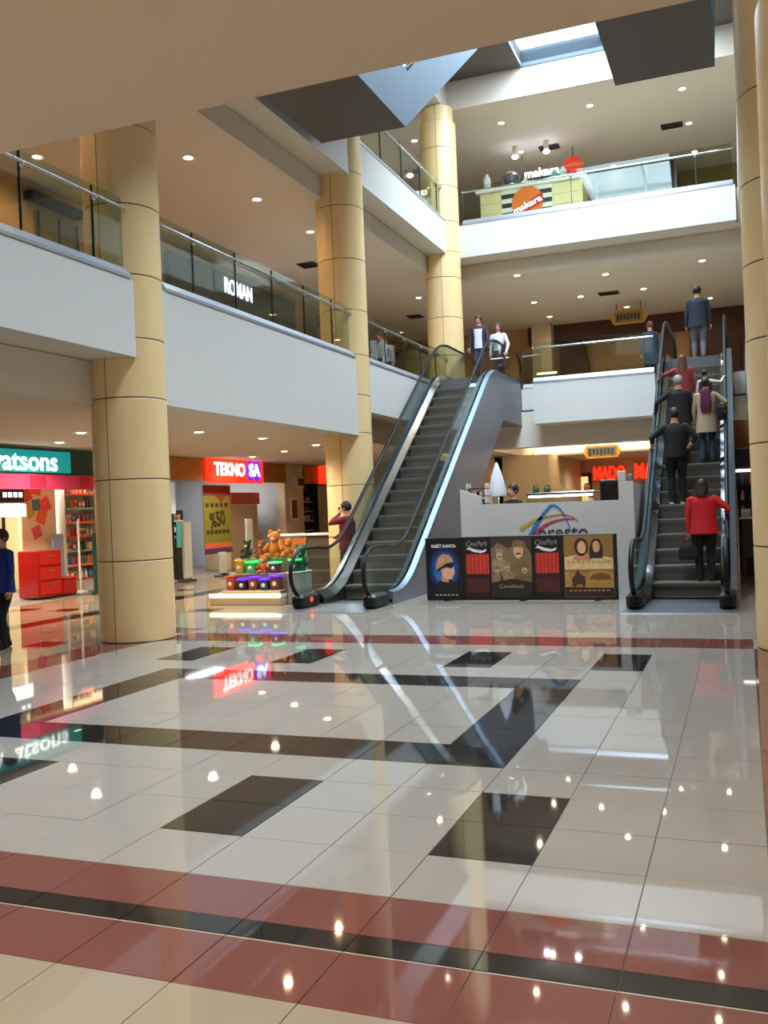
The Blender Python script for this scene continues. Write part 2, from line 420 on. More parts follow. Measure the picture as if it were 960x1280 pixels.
# ------------------------------------------------------------------ downlights
def downlight_proto(z, r=0.105, energy=130, color=(1.0, .70, .42), m=None):
    m = m or M_lamp
    t = thing('downlight', '', 'light', (0, 0, z))
    b = MB(); b.lathe([(r*1.0, -0.004), (r*1.28, -0.012), (r*1.3, 0.0), (r*1.0, 0.03)], (0, 0, z), 18, caps=False); obj('trim_ring', b, M_ring, t, SM)
    b = MB(); b.lathe([(0.01, .0), (r*.6, -.012), (r, 0.006)], (0, 0, z), 18, caps=False); b.f = [tuple(reversed(f)) for f in b.f]
    obj('lamp_lens', b, m, t, SM); return t
def put_lights(z, spots, group, energy, color, proto=None, m=None, r=.105):
    p = proto or downlight_proto(z, m=m, r=r)
    for i, (x, y, lab) in enumerate(spots):
        if i == 0: p.location = Vector((x, y, z))*K; p['label'] = lab; p['group'] = group; o = p
        else: o = dup(p, (x, y, z), lab)
        light('downlight_beam', 'SPOT', (x, y, z-.05), energy, color, 0.08, spot=2.7, blend=.7)
WARM = (1.0, .66, .38); SOFT = (1.0, .84, .66)
L1 = [(-10.36, 16.6, 'brightest round downlight over the left upper gallery, nearest the front column'),
      (-10.36, 19.5, 'round downlight over the left upper gallery, second in the row before the second column'),
      (-10.36, 22.4, 'round downlight over the left upper gallery, touching the second column in view'),
      (-10.36, 31.2, 'small round downlight seen left of the corner column on the upper gallery'),
      (-10.36, 13.7, 'round downlight over the left gallery, hidden behind the front column'),
      (-10.36, 10.8, 'round downlight over the left gallery nearest the picture edge'),
      (-10.36, 25.3, 'round downlight over the left gallery just past the second column'),
      (-13.0, 15.2, 'round downlight seen through the near glass balustrade on the left')]
put_lights(9.2, L1, 'downlights over the left first floor gallery', 85, WARM)
L1b = [(-3.93, 31.2, 'round downlight in front of the back gallery vent, above the balcony rail'),
       (-0.93, 31.0, 'round downlight nearest the right column, above the man at the escalator top'),
       (-3.0, 34.05, 'round downlight in the middle row, left of the man at the escalator top'),
       (-5.2, 34.1, 'round downlight in the middle row over the back gallery, second from the corner column'),
       (-6.9, 34.15, 'round downlight in the middle row nearest the corner column'),
       (-6.9, 37.1, 'round downlight in the far row nearest the left wall of the back gallery'),
       (-3.9, 36.9, 'round downlight in the far row above the golden hanging sign'),
       (-0.9, 37.0, 'round downlight in the far row beside the head of the man in the dark jacket'),
       (-6.55, 29.85, 'tiny round downlight at the ceiling edge above the descending couple')]
put_lights(9.2, L1b, 'downlights over the back first floor gallery', 40, SOFT)
L2 = [(-7.0, 30.4, 'round downlight on the top ceiling, front row, nearest the corner column'),
      (-4.1, 30.35, 'round downlight on the top ceiling, front row, in the middle'),
      (-1.3, 30.4, 'round downlight on the top ceiling, front row, below the dark right soffit'),
      (-6.97, 33.2, 'round downlight on the top ceiling, above the striped kiosk'),
      (-1.25, 33.3, 'round downlight on the top ceiling, second row beside the right vent'),
      (-1.2, 36.1, 'round downlight on the top ceiling, far row close to the glass rail'),
      (-10.06, 30.5, 'round downlight on the top ceiling, left of the corner column'),
      (-4.1, 36.2, 'round downlight on the top ceiling, far row low behind the glass rail')]
put_lights(14.4, L2, 'downlights on the top ceiling', 25, SOFT)
L0 = [(-12.2, 15.2, 'square looking downlight in the ground floor ceiling before the teal shop sign'),
      (-14.0, 16.7, 'small downlight close above the teal shop sign'),
      (-10.5, 16.8, 'downlight in the ground ceiling just right of the front column'),
      (-10.36, 19.3, 'downlight in the ground ceiling above the red electronics sign'),
      (-10.4, 22.3, 'downlight in the ground ceiling nearest the second column'),
      (-12.1, 23.8, 'downlight in the ground ceiling between red sign and second column, middle row'),
      (-13.9, 25.2, 'downlight in the ground ceiling closest to the red electronics sign')]
put_lights(3.6, L0, 'downlights in the ground floor ceiling on the left', 340, SOFT, r=.12)
# lamps added behind the view to brighten the near soffit; downlights at the back
put_lights(3.6, [(-5.2, -2.2, 'added fill downlight in the near ceiling behind the viewpoint, leftmost'), (-2.2, -2.2, 'added fill downlight in the near ceiling behind the viewpoint, second from left'), (.8, -2.2, 'added fill downlight in the near ceiling behind the viewpoint, second from right'), (3.8, -2.2, 'added fill downlight in the near ceiling behind the viewpoint, rightmost')], 'added fill downlights behind the viewpoint', 850, SOFT)
put_lights(3.6, [(-1.2, 30.5, 'downlight in the ground ceiling behind the right escalator'), (0.4, 27.0, 'downlight in the ground ceiling over the right hand shop'), (-5.0, 37.5, 'downlight in the ground ceiling near the back wall doorway'), (-1.0, 37.5, 'downlight in the ground ceiling before the red letters')], 'downlights under the back gallery', 130, SOFT)
ROOFL = [(-6.9, 24.5, 'far left'), (-6.9, 20.5, 'near left'), (-0.5, 24.5, 'middle right'), (-0.5, 20.5, 'near right'), (-0.5, 26.5, 'far right')]
put_lights(ROOFZ, [(x, y, w+' round lamp in the dark roof panel, seen only mirrored in the floor') for x, y, w in ROOFL], 'downlights in the dark roof panel', 200, SOFT)
put_lights(9.7, [(2.4, 9.0, 'added unseen downlight over the right upper gallery, nearest one behind the right column'), (2.4, 15.0, 'added unseen downlight over the right upper gallery, middle one behind the right column'), (2.4, 21.0, 'added unseen downlight over the right upper gallery, farthest behind the right column')], 'added unseen downlights over the right upper gallery', 260, WARM)  # unseen lamps added to brighten the right column
put_lights(3.58, [(2.2, 6.5, 'added unseen downlight under the right gallery, nearest one behind the right columns'), (2.2, 15.5, 'added unseen downlight under the right gallery, farther one behind the right columns')], 'added unseen downlights under the right gallery', 200, WARM)  # more unseen lamps, added for a warm glow on the right columns
# vents
def vent(x, y, z, w, d, label):
    t = thing('ceiling_vent', label, 'vent', (x, y, z), 'ceiling vents')
    b = MB(); b.box(x-w/2, x+w/2, y-d/2, y+d/2, z-.03, z); obj('vent_frame', b, M_vent, t)
    for k in range(4):
        b = MB(); yy = y-d/2+d*(k+.5)/4; b.box(x-w/2+.03, x+w/2-.03, yy-.012, yy+.012, z-.05, z-.03); obj('vent_slat', b, M_blackplastic, t)
vent(-11.8, 25.3, 9.2, .55, .55, 'dark ceiling vent over the left gallery before the second column')
vent(-11.5, 34.1, 9.2, .55, .55, 'dark ceiling vent seen left of the corner column on the first floor')
vent(-4.2, 34.0, 9.2, .7, .45, 'dark ceiling vent above the back balcony rail')
vent(-5.95, 33.2, 14.4, .7, .45, 'dark ceiling vent on the top ceiling above the kiosk lamps')
vent(-1.8, 33.2, 14.4, .7, .45, 'dark ceiling vent on the top ceiling near the right column')

# ------------------------------------------------------------------ glass balustrades
def balustrade(axis, fixed, a0, a1, step, z0, label, cat='balustrade', first=None, side=1):
    """run of frameless glass panes with slim clamps and a rail; axis = direction of the run"""
    P = (lambda a, o, z: (fixed+o, a, z)) if axis == 'y' else (lambda a, o, z: (a, fixed+o, z))
    def bx(b, a, c, o0, o1, z, w, m=0):
        p, q = P(a, o0, z), P(c, o1, w)
        b.box(min(p[0], q[0]), max(p[0], q[0]), min(p[1], q[1]), max(p[1], q[1]), z, w, m)
    t = thing('glass_balustrade', label, cat, P((a0+a1)/2, 0, z0))
    b = MB(); q0 = .135*side; prof = [(q0, z0), (q0, z0+.05), (q0-.10*side, z0+.17), (-.07*side, z0+.17), (-.07*side, z0)]
    if axis == 'y': b.prism([(fixed+o, z) for o, z in prof], 'y', a0, a1)
    else: b.prism([(fixed+o, z) for o, z in prof], 'x', a0, a1)
    obj('sill_channel', b, M_sill, t)
    cuts = [a0]; a = first if first else a0+step
    while a < a1-.2: cuts.append(a); a += step
    cuts.append(a1)
    for c, d in zip(cuts, cuts[1:]):
        b = MB(); bx(b, c+.012, d-.012, -.008, .008, z0+.10, z0+1.22); obj('glass_pane', b, M_glass, t)
    for c in cuts[1:-1]:
        b = MB(); bx(b, c-.008, c+.008, -.015, .02, z0+.16, z0+1.2)
        obj('post', b, M_darksteel, t)
        b = MB(); b.ball(P(c, side*0.04, z0+1.02), .045, .045, .045, 10, 6); obj('rail_bracket', b, M_steel, t, SM)
    b = MB(); b.tube([P(a0, side*.06, z0+1.05), P(a1, side*.06, z0+1.05)], .026, 10); obj('handrail', b, M_steel, t, SM)
    return t
balustrade('y', FXL-.12, 3.6, 11.66, 1.43, F1, 'glass balustrade on the near left balcony, before the front column', first=4.9+.36)
balustrade('y', FXL-.12, 12.55, 20.25, 1.42, F1, 'glass balustrade on the long middle left balcony below the dark shop fascia', first=13.56)
balustrade('y', FXL-.12, 21.15, 28.0, 1.42, F1, 'glass balustrade on the far left balcony beside the left escalator')
balustrade('x', 27.72, -5.70, -2.24, 1.8, F1, 'glass balustrade on the white balcony between the two escalators', side=-1)
balustrade('y', FXL-.12, 3.6, 28.1, 1.6, F2, 'glass balustrade along the left edge of the top floor')
balustrade('x', 28.82, -7.98, 0.05, 3.6, F2, 'glass balustrade across the top floor before the striped kiosk', first=-4.55, side=-1)
balustrade('x', 29.05, -6.3, -5.72, 1.6, F1, 'short glass balustrade panel right of the left escalator top', side=-1)

# ------------------------------------------------------------------ escalators
SL = 0.707
def nose(y):           # height of the step line
    z0 = 0.0; z1 = F1
    ys = 17.75; lin_ = SL*(y-ys); w = 0.35
    def smin(a, b, k):
        h = max(0, min(1, .5+.5*(b-a)/k)); return b*(1-h)+a*h-k*h*(1-h)
    z = -smin(-lin_, 0.0, w*1.2)      # soft max(lin, 0)
    return smin(z, z1, w*1.4)
def rail_h(y): return nose(y)+0.98+0.16*max(0, min(1, (18.2-y)/1.2))+0.2*max(0, min(1, (y-25.0)/1.5))
def frange(a, b, n): return [a+(b-a)*i/n for i in range(n+1)]
def escalator(cx, label, cols=None):
    HR, OUT, ST = 0.735, 0.88, 0.585
    t = thing('escalator', label, 'escalator', (cx, 16.2, 0))
    YB, YT = 16.25, 29.0
    # steps
    pitch = 0.405
    n = 0; y = 17.05
    zs = 0.0; yy = 17.3
    rise = 0.2862
    nst = int(round(F1/rise)); rise = F1/nst; run = rise/SL
    ystart = 17.95
    proto = None
    for k in range(nst):
        b = MB(); yk = ystart+(k-1)*run; zk = rise*k
        pts = [(yk, zk-.02)]
        prof = [(yk+run+.02, zk), (yk+.015, zk), (yk, zk-.018), (yk+.012, zk-.07), (yk+.05, zk-.16), (yk+.075, zk-rise-.01), (yk+run+.02, zk-rise-.01)]
        b.prism(prof, 'x', cx-ST, cx+ST, 0)
        obj('step', b, M_step, t)
        if proto is None and k == 1:
            rb = MB()
            pass
        c = MB()   # lighter tread edge cleats
        c.box(cx-ST, cx+ST, yk+.004, yk+.05, zk, zk+.004); obj('step_edge', c, M_riser, t)
    b = MB(); b.box(cx-ST, cx+ST, 16.9, ystart-run+.05, -.02, .006); obj('comb_plate', b, M_alu, t)
    b = MB(); b.cbox(cx-OUT-.02, cx+OUT+.02, 15.45, 16.95, -.01, .012, .006); obj('floor_plate', b, M_plate, t)
    b = MB(); b.box(cx-ST, cx+ST, ystart+(nst-1)*run, 29.3, F1-.3, F1+.004); obj('landing_plate', b, M_plate, t)
    # well under the steps
    path = frange(16.9, 28.9, 60)
    b = MB(); b.strip([(y, nose(y)-.42) for y in path], cx-ST-.02, cx+ST+.02); obj('step_pan', b, M_blackplastic, t)
    for s in (-1, 1):
        def X(a): return cx+s*a
        # skirt
        b = MB(); b.loft([[(X(ST+.004), y, nose(y)-.40), (X(ST+.004), y, nose(y)+.10), (X(ST+.03), y, nose(y)+.10), (X(ST+.03), y, nose(y)-.40)] for y in path]); obj('skirt_panel', b, M_darksteel, t, R_(20))
        # inner deck: sloped polished strip
        b = MB(); b.loft([[(X(ST+.004), y, nose(y)+.10), (X(ST+.004), y, nose(y)+.125), (X(HR-.03), y, nose(y)+.27), (X(HR-.03), y, nose(y)+.10)] for y in path]); obj('inner_deck', b, M_steel, t, R_(20))
        b = MB(); b.loft([[(X(HR+.03), y, nose(y)+.10), (X(HR+.03), y, nose(y)+.27), (X(OUT), y, nose(y)+.24), (X(OUT), y, nose(y)+.10)] for y in path]); obj('outer_deck', b, M_deck, t, R_(20))
        # side cladding down to the truss underside
        up = [(y, nose(y)+.10) for y in path]
        dn = []
        for y in path:
            zb = -0.02 if y < 20.4 else max(-0.02, min(SL*(y-20.4), F1-1.13)) if y < 27.5 else F1-1.13
            dn.append((y, zb))
        b = MB(); vs = []; fs = []
        for (y, zu), (_, zd) in zip(up, dn): vs += [(X(OUT-.025), y, zd), (X(OUT-.025), y, zu), (X(OUT), y, zu), (X(OUT), y, zd)]
        b.loft([vs[4*i:4*i+4] for i in range(len(path))]); obj('side_cladding', b, M_clad, t, R_(20))
        # glass panes
        gp = [(y, nose(y)+.25, rail_h(y)-.03) for y in frange(16.35, 29.1, 60)]
        cuts = [0, 10, 20, 30, 40, 50, 60]
        for c, d in zip(cuts, cuts[1:]):
            b = MB(); b.loft([[(X(HR-.006), y, a), (X(HR-.006), y, h), (X(HR+.006), y, h), (X(HR+.006), y, a)] for y, a, h in gp[c:d+1]]); obj('glass_pane', b, M_glass_esc, t)
        # newel glass ends
        for (ye, sgn, zf) in ((16.35, -1, 0.0), (29.1, 1, F1)):
            top = rail_h(ye)-.03; mid = zf+.30; b = MB(); pr = [(ye, zf+.2)]
            for k in range(9):
                a = -math.pi/2+math.pi*k/8; pr.append((ye+sgn*.55*math.cos(a), (top+zf+.22)/2+(top-zf-.22)/2*math.sin(a)))
            b.prism(pr, 'x', X(HR)-.006, X(HR)+.006); obj('glass_pane', b, M_glass_esc, t)
        # handrail all round
        pts = []
        for k in range(11):
            a = -math.pi/2-math.pi*.0+math.pi*k/10
            zt = rail_h(16.35); zc = (zt+.18)/2
            pts.append((X(HR), 16.35-.60*math.cos(a), zc+(zt-zc)*math.sin(a)))
        pts = [(X(HR), 16.5, .18)]+pts+[(X(HR), y, rail_h(y)) for y in frange(16.7, 29.0, 50)]
        zt = rail_h(29.1); zc = (zt+F1+.18)/2
        for k in range(11):
            a = math.pi/2-math.pi*k/10; pts.append((X(HR), 29.1+.55*math.cos(a), zc+(zt-zc)*math.sin(a)))
        b = MB(); b.tube(pts, (.042, .03), 10) if False else b.tube(pts, [(.042, .032)]*len(pts), 10); obj('handrail', b, M_rubber, t, SM)
        # newel base box with inlet
        b = MB(); b.cbox(X(HR)-.13, X(HR)+.13, 15.98, 16.75, 0.0, .27, .05); o = obj('newel_base', b, M_blackplastic, t)
        b = MB(); b.cbox(X(HR)-.075, X(HR)+.075, 15.88, 16.0, .08, .26, .03); obj('handrail_inlet', b, M_rubber, o)
        if s < 0 and cols:
            b = MB(); b.lathe([(.012, -.03), (.04, -.015), (.045, .0)], (0, 0, 0), 12)
            b.v = [(X(HR)+.075+z*0+x*.0+.06+0*y, 16.3+x, .16+y) if False else (X(HR)+.135-z*.5, 16.35+x, .16+y) for x, y, z in b.v]
            obj('warning_light', b, mat('red_light', (255, 30, 24), emit=12), o)
    # truss underside
    b = MB(); b.strip([(y, z) for y, z in dn], cx-OUT+.02, cx+OUT-.02); obj('truss_soffit', b, M_clad, t)
    b = MB(); b.box(cx-OUT, cx+OUT, 28.95, 29.12, F1-1.13, F1); obj('end_panel', b, M_clad, t)
    return t
escalator(-7.25, 'escalator on the left, seen from its right side with grey cladding', cols=True)
escalator(-1.03, 'escalator on the right, crowded with people riding up')

# upper escalators, seen only as dark flat soffits with a pale inclined side
def upper_escalator(xa, xb, label):
    t = thing('upper_escalator', label, 'escalator', ((xa+xb)/2, 18.1, 9.6))
    ye, zb, zt = 18.08, 9.6, 10.85; ex = 24.2; dz = .7*(ex-ye)
    b = MB(); b.box(xa+.02, xb-.02, 3.5, ye, zb, zb+.05); obj('landing_soffit', b, M_truss, t)
    for x in (xa, xb-.02):
        b = MB(); b.prism([(3.5, zb), (ye, zb), (ex, zb+dz), (ex-.3, zt+dz-.02), (ye+.3, zt), (3.5, zt)], 'x', x, x+.02); obj('side_panel', b, M_panelblue, t)
    b = MB(); b.strip([(ye, zb+.02), (ex, zb+dz+.02)], xa+.02, xb-.02); obj('truss_soffit', b, M_truss, t)
    b = MB(); b.strip([(3.5, zt-.05), (ye+.3, zt-.05), (ex-.72, zt+dz-.55)], xa+.25, xb-.25); obj('step_band', b, M_step, t)
    for x in (xa+.12, xb-.12):
        b = MB(); b.tube([(x, 14.6, zt+.9), (x, ye+.1, zt+.9), (x, ye+2.0, zt+2.2)], .035, 8); obj('handrail', b, M_rubber, t, SM)
        b = MB(); b.prism([(14.8, zt-.02), (ye+.2, zt-.02), (ye+2.4, zt+1.5), (ye+2.0, zt+2.18), (ye+.1, zt+.88), (14.8, zt+.88)], 'x', x-.006, x+.006); obj('glass_pane', b, M_glass_esc, t)
upper_escalator(-8.02, -6.14, 'upper escalator overhead on the left, dark soffit and pale blue slanted side')
upper_escalator(-1.96, -0.20, 'upper escalator overhead on the right, dark square soffit')

# ------------------------------------------------------------------ ground floor shops on the left
boxs('wall_left.004', -15.5, XW, -8, 13.2, 0, 3.6, m=M_wall); boxs('wall_left.005', -15.5, XW, 20.95, 22.2, 0, 3.6, m=M_wall)
boxs('wall_left.006', -15.5, XW, 29.8, 31.3, 0, 3.6, m=M_wall)
boxs('wall_left.007', -20.4, -15.5, 20.9, 21.1, 0, 3.6, m=mat('cream_poster_wall', (232, 214, 170), .7)); boxs('wall_left.008', -20.4, -15.5, 30.2, 30.4, 0, 3.6, m=mat('grey_shop_wall', (190, 196, 204), .7))
M_teal = mat('teal_sign', (0, 128, 128), .4, emit=.9); M_green = mat('dark_green_sign', (10, 58, 44), .4)
M_wlet = mat('white_letters', (244, 248, 246), .4, emit=1.6); M_pink = mat('pink_banner', (206, 52, 96), .6)
M_redlit = mat('red_lit_sign', (255, 44, 20), .4, emit=1.6); M_purple = mat('purple_lit', (92, 30, 200), .4, emit=1.2)
CH = 3.0
t = thing('shop_sign', 'long dark green and teal lit shop sign with white rounded lettering at left edge', 'sign', (-15.1, 17, 2.97))
b = MB(); b.box(-15.22, -15.0, 13.3, 19.66, 2.97, 3.57); obj('sign_box', b, M_green, t)
b = MB(); b.cbox(-15.0, -14.96, 14.2, 18.22, 3.0, 3.5, .01); obj('lit_panel', b, M_teal, t)
text('lettering', 'watsons', 2.25, .37, (-14.95, 16.62, 3.235), '+x', M_wlet, t, .02, .012)
b = MB(); b.box(-15.2, -15.02, 13.3, 20.9, 2.62, 2.96); o = obj('banner_strip', b, M_pink, None, label='pink and red printed strip under the teal shop sign', cat='banner')
for y, w, c in ((16.9, .5, (150, 26, 60)), (18.6, .35, (196, 30, 50)), (19.9, .6, (120, 20, 40))):
    b = MB(); b.box(-15.015, -15.005, y, y+w, 2.66, 2.93); obj('printed_patch', b, mat('patch%d' % int(y), c, .6), o, org=ORG[o])
# lights of the shops: glowing ceiling panels
def panel_light(x, y, z, w, d, energy, label, color=(1, .93, .82)):
    t = thing('ceiling_panel_light', label, 'light', (x, y, z), 'shop ceiling panels')
    b = MB(); b.box(x-w/2-.03, x+w/2+.03, y-d/2-.03, y+d/2+.03, z-.03, z); obj('frame', b, M_ring, t)
    b = MB(); b.box(x-w/2, x+w/2, y-d/2, y+d/2, z-.04, z-.03); obj('diffuser', b, mat('panel_lamp', (255, 240, 215), .5, emit=4), t)
    light('panel_light', 'AREA', (x, y, z-.06), energy, color, w, d)
panel_light(-17.2, 16.4, 3.6, 1.0, 2.0, 170, 'ceiling light panel inside the beauty shop, nearer the picture edge')
panel_light(-17.0, 19.3, 3.6, 1.0, 2.0, 170, 'ceiling light panel inside the beauty shop, nearer the front column')
panel_light(-17.2, 24.2, 3.6, 1.0, 2.0, 60, 'ceiling light panel inside the electronics shop behind the red sign', (.95, .96, 1))
panel_light(-17.2, 27.8, 3.6, 1.0, 2.0, 60, 'ceiling light panel inside the electronics shop, beyond the red sign', (.95, .96, 1))
# poster wall with coloured squares
t = thing('display_poster', 'tall cream panel with a cluster of coloured squares inside the beauty shop', 'poster', (-16.5, 18.9, 0))
b = MB(); b.cbox(-16.6, -16.5, 18.2, 19.45, 0, 2.98, .015); obj('board', b, mat('cream_poster', (236, 216, 168), .6), t)
sq = [(18.42, 2.55, .28, (214, 70, 50), .3), (18.75, 2.72, .34, (232, 96, 40), -.2), (19.05, 2.3, .36, (232, 80, 60), .5), (18.72, 2.3, .28, (70, 120, 110), .1),
      (18.5, 2.12, .26, (198, 180, 50), .6), (18.9, 1.98, .32, (236, 110, 50), -.4), (18.72, 1.62, .3, (214, 84, 90), .35), (18.4, 2.34, .2, (222, 150, 60), .2)]
for y, z, s_, c, a in sq:
    b = MB(); ca, sa = math.cos(a)*s_/2, math.sin(a)*s_/2
    q = [(y+ca-sa, z+sa+ca), (y-ca-sa, z-sa+ca), (y-ca+sa, z-sa-ca), (y+ca+sa, z+sa-ca)]
    b.prism(q, 'x', -16.498, -16.488); obj('coloured_square', b, mat('sq%d%d%d' % c, c, .6), t)
# red cabinet with drawers
t = thing('red_cabinet', 'glossy red display cabinet under the cream poster panel', 'cabinet', (-16.1, 18.35, 0))
b = MB(); b.cbox(-16.4, -15.8, 17.9, 18.75, .04, 1.18, .02); obj('body', b, mat('red_gloss', (168, 22, 16), .25, coat=.5), t)
for k in range(3):
    b = MB(); b.cbox(-15.8, -15.775, 17.95, 18.7, .1+.36*k, .42+.36*k, .01); d = obj('drawer', b, mat('red_gloss2', (186, 30, 20), .25), t)
    b = MB(); b.box(-15.775, -15.755, 18.2, 18.45, .30+.36*k, .33+.36*k); obj('handle', b, mat('gold_trim', (214, 150, 80), .3, .8), d)
t = thing('red_cabinet', 'low red gift box stand right of the taller red cabinet', 'cabinet', (-16.0, 19.0, 0))
b = MB(); b.cbox(-16.3, -15.8, 18.8, 19.3, .04, .42, .02); obj('body', b, mat('red_gloss', (168, 22, 16)), t); b = MB(); b.cbox(-16.32, -15.78, 18.79, 19.31, .42, .47, .01); obj('lid', b, mat('red_gloss2', (186, 30, 20)), t)
# grey-blue standee and lit screen
t = thing('standee', 'grey blue cardboard standee beside the red cabinet', 'display', (-16.6, 19.1, 0))
b = MB(); b.cbox(-16.32, -16.26, 19.0, 19.42, .48, 1.55, .02); obj('board', b, mat('greyblue', (128, 140, 158), .6), t); b = MB(); b.box(-16.38, -16.32, 19.1, 19.3, .48, .8); obj('strut', b, mat('greyblue', (128, 140, 158)), t)
t = thing('screen', 'small dark screen with white lettering at the left edge of the beauty shop', 'screen', (-16.2, 17.4, 2.2))
b = MB(); b.cbox(-16.3, -16.2, 16.7, 18.0, 2.35, 2.72, .01); obj('casing', b, M_blackplastic, t)
b = MB(); b.cbox(-16.25, -16.2, 16.7, 18.05, 2.02, 2.32, .01); obj('lit_strip', b, mat('white_lit', (255, 252, 246), .5, emit=2.2), t)
for k in range(4):
    b = MB(); b.box(-16.2, -16.195, 17.3+.17*k, 17.42+.17*k, 2.48, 2.6); obj('printed_mark', b, M_wlet, t)
b = MB(); b.box(-16.27, -16.22, 17.3, 17.36, 0, 2.02); obj('post', b, M_blackplastic, t)
# product shelves
PC = [(206, 60, 50), (226, 180, 60), (232, 226, 214), (60, 110, 150), (196, 80, 130), (90, 150, 110), (232, 130, 60), (120, 60, 130), (60, 60, 66), (216, 196, 150)]
PM = [mat('pack%d' % i, c, .45) for i, c in enumerate(PC)]
PB, PX = [], []
for i, m in enumerate(PM):
    b = MB(); b.lathe([(.01, 0), (.042, .004), (.045, .03), (.045, .13), (.022, .165), (.02, .19), (.026, .19), (.026, .225), (.005, .23)], (0, 0, 0), 9, caps=False); PB.append(mesh_of('bottle', b, m, (0, 0, 0), SM))
    b = MB(); b.cbox(-.05, .05, -.06, .06, 0, .2, .008); b.box(.0501, .0505, -.05, .05, .05, .15, 1); PX.append(mesh_of('product_box', b, [m, PM[(i+2) % 10]], (0, 0, 0)))
ORD = ('bottom', 'second', 'third', 'fourth', 'fifth', 'sixth', 'seventh', 'top')
PN = ('red', 'yellow', 'white', 'blue', 'pink', 'green', 'orange', 'purple', 'dark grey', 'tan')
def product(x, y, z, kind, k, label, group):
    o = bpy.data.objects.new('bottle' if kind else 'product_box', (PB if kind else PX)[k]); COL.objects.link(o); o.location = Vector((x, y, z))*K
    tag(o, label, 'bottle' if kind else 'box', group)
def shelf_unit(x, y0_, y1_, levels, z0, dz, label, fillm, per, name, depth=.42, back=None, frame=None):
    """shelf unit facing +x with rows of products"""
    frame = frame or mat('shelf_white', (206, 200, 190), .5)
    t = thing('shelf_unit', label, 'shelf', (x-depth/2, (y0_+y1_)/2, 0))
    b = MB(); b.box(x-depth, x-depth+.03, y0_, y1_, 0, z0+dz*levels); obj('back_panel', b, back or frame, t)
    for y in (y0_, y1_-.03):
        b = MB(); b.box(x-depth, x, y, y+.03, 0, z0+dz*levels); obj('side_panel', b, frame, t)
    b = MB(); b.box(x-depth, x, y0_+.03, y1_-.03, 0, z0-.03); obj('plinth', b, frame, t)
    for k in range(levels):
        z = z0+dz*k; b = MB(); b.box(x-depth+.03, x+.01, y0_+.03, y1_-.03, z-.03, z); sh = obj('shelf', b, frame, t)
        b = MB(); b.box(x+.01, x+.02, y0_+.03, y1_-.03, z-.045, z+.01); obj('price_strip', b, fillm[k % len(fillm)], sh)
        n = per
        for i in range(n):
            y = y0_+.03+(y1_-y0_-.06)*(i+.5)/n
            kind = (k+i//3) % 2
            product(x-.12+random.uniform(-.02, .02), y, z, kind, (k*3+i//2) % 10, PN[(k*3+i//2) % 10]+(' bottle' if kind else ' packet')+' on the %s shelf, ' % ORD[k]+name, ('bottles' if kind else 'packets')+' on the '+name)
    return t
reds = [mat('strip_red', (190, 40, 40), .5), mat('strip_orange', (232, 120, 50), .5), mat('strip_green', (120, 160, 130), .5)]
shelf_unit(-16.35, 19.6, 20.85, 7, .35, .37, 'tall shelf unit of colourful packets beside the front column', reds, 8, 'beauty shop beside the front column')
shelf_unit(-17.6, 15.6, 18.0, 6, .35, .38, 'shelf unit of small packets deep in the beauty shop at the left edge', reds, 10, 'left end of the beauty shop')
M_turq = mat('dark_turquoise', (0, 70, 66), .4)
t = thing('security_gate', 'dark green anti theft gate before the packet shelves', 'gate', (-15.3, 19.75, 0))
b = MB(); b.cbox(-15.35, -15.3, 19.35, 19.5, 0, 1.55, .02); obj('post', b, M_turq, t); b = MB(); b.cbox(-15.35, -15.3, 19.9, 20.02, 0, 1.55, .02); obj('post', b, M_turq, t); b = MB(); b.cbox(-15.4, -15.25, 19.3, 20.1, 0, .05, .01); obj('base', b, M_turq, t)
t = thing('hanging_rack', 'wall rack of white bottles left of the dark green gate', 'rack', (-15.9, 19.6, 0))
b = MB(); b.cbox(-15.95, -15.9, 19.55, 19.6, 0, 1.9, .01); obj('post', b, M_ring, t); b = MB(); b.cbox(-16.1, -15.7, 19.3, 19.6, 0, .08, .02); obj('base', b, M_ring, t)

# electronics shop
b = MB(); b.box(-15.3, -15.12, 22.2, 29.8, 2.92, 3.58); obj('shop_fascia', b, M_orangewood, None, label='orange wood fascia band behind the red lit sign', cat='fascia')
t = thing('shop_sign', 'glowing red shop sign with white letters and a purple badge', 'sign', (-15.0, 26.1, 2.86))
b = MB(); b.cbox(-15.12, -14.93, 24.42, 27.8, 2.86, 3.66, .05); obj('sign_box', b, M_redlit, t)
text('lettering', 'TEKNO', 1.86, .42, (-14.92, 25.60, 3.26), '+x', M_wlet, t, .03, .03)
for y in (26.86, 27.30):
    b = MB(); b.lathe([(.01, 0), (.27, 0), (.27, .02), (.01, .02)], (0, 0, 0), 20, caps=False); b.v = [(-14.925+z, y+x*.95, 3.26+yy*1.25) for x, yy, z in b.v]; obj('round_badge', b, M_purple, t)
text('lettering', 'SA', .72, .42, (-14.88, 27.08, 3.26), '+x', M_wlet, t, .03, .03)
t = thing('banner', 'hanging olive sale banner reading %50 in the electronics shop window', 'banner', (-15.5, 25.7, .66))
M_olive = mat('olive_banner', (116, 110, 36), .6)
b = MB(); b.box(-15.51, -15.49, 24.87, 26.5, .66, 2.8); obj('cloth', b, M_olive, t)
def plate(parent, name, y0_, y1_, z0, z1, c, x=-15.49, th=.006):
    b = MB(); b.box(x, x+th, y0_, y1_, z0, z1); return obj(name, b, mat('pl%d_%d_%d' % c, c, .6), parent)
plate(t, 'printed_band', 24.87, 26.5, 2.48, 2.8, (120, 52, 36)); plate(t, 'printed_band', 24.87, 26.5, .66, .84, (70, 44, 78)); plate(t, 'printed_band', 24.87, 26.5, .84, 1.0, (196, 96, 56))
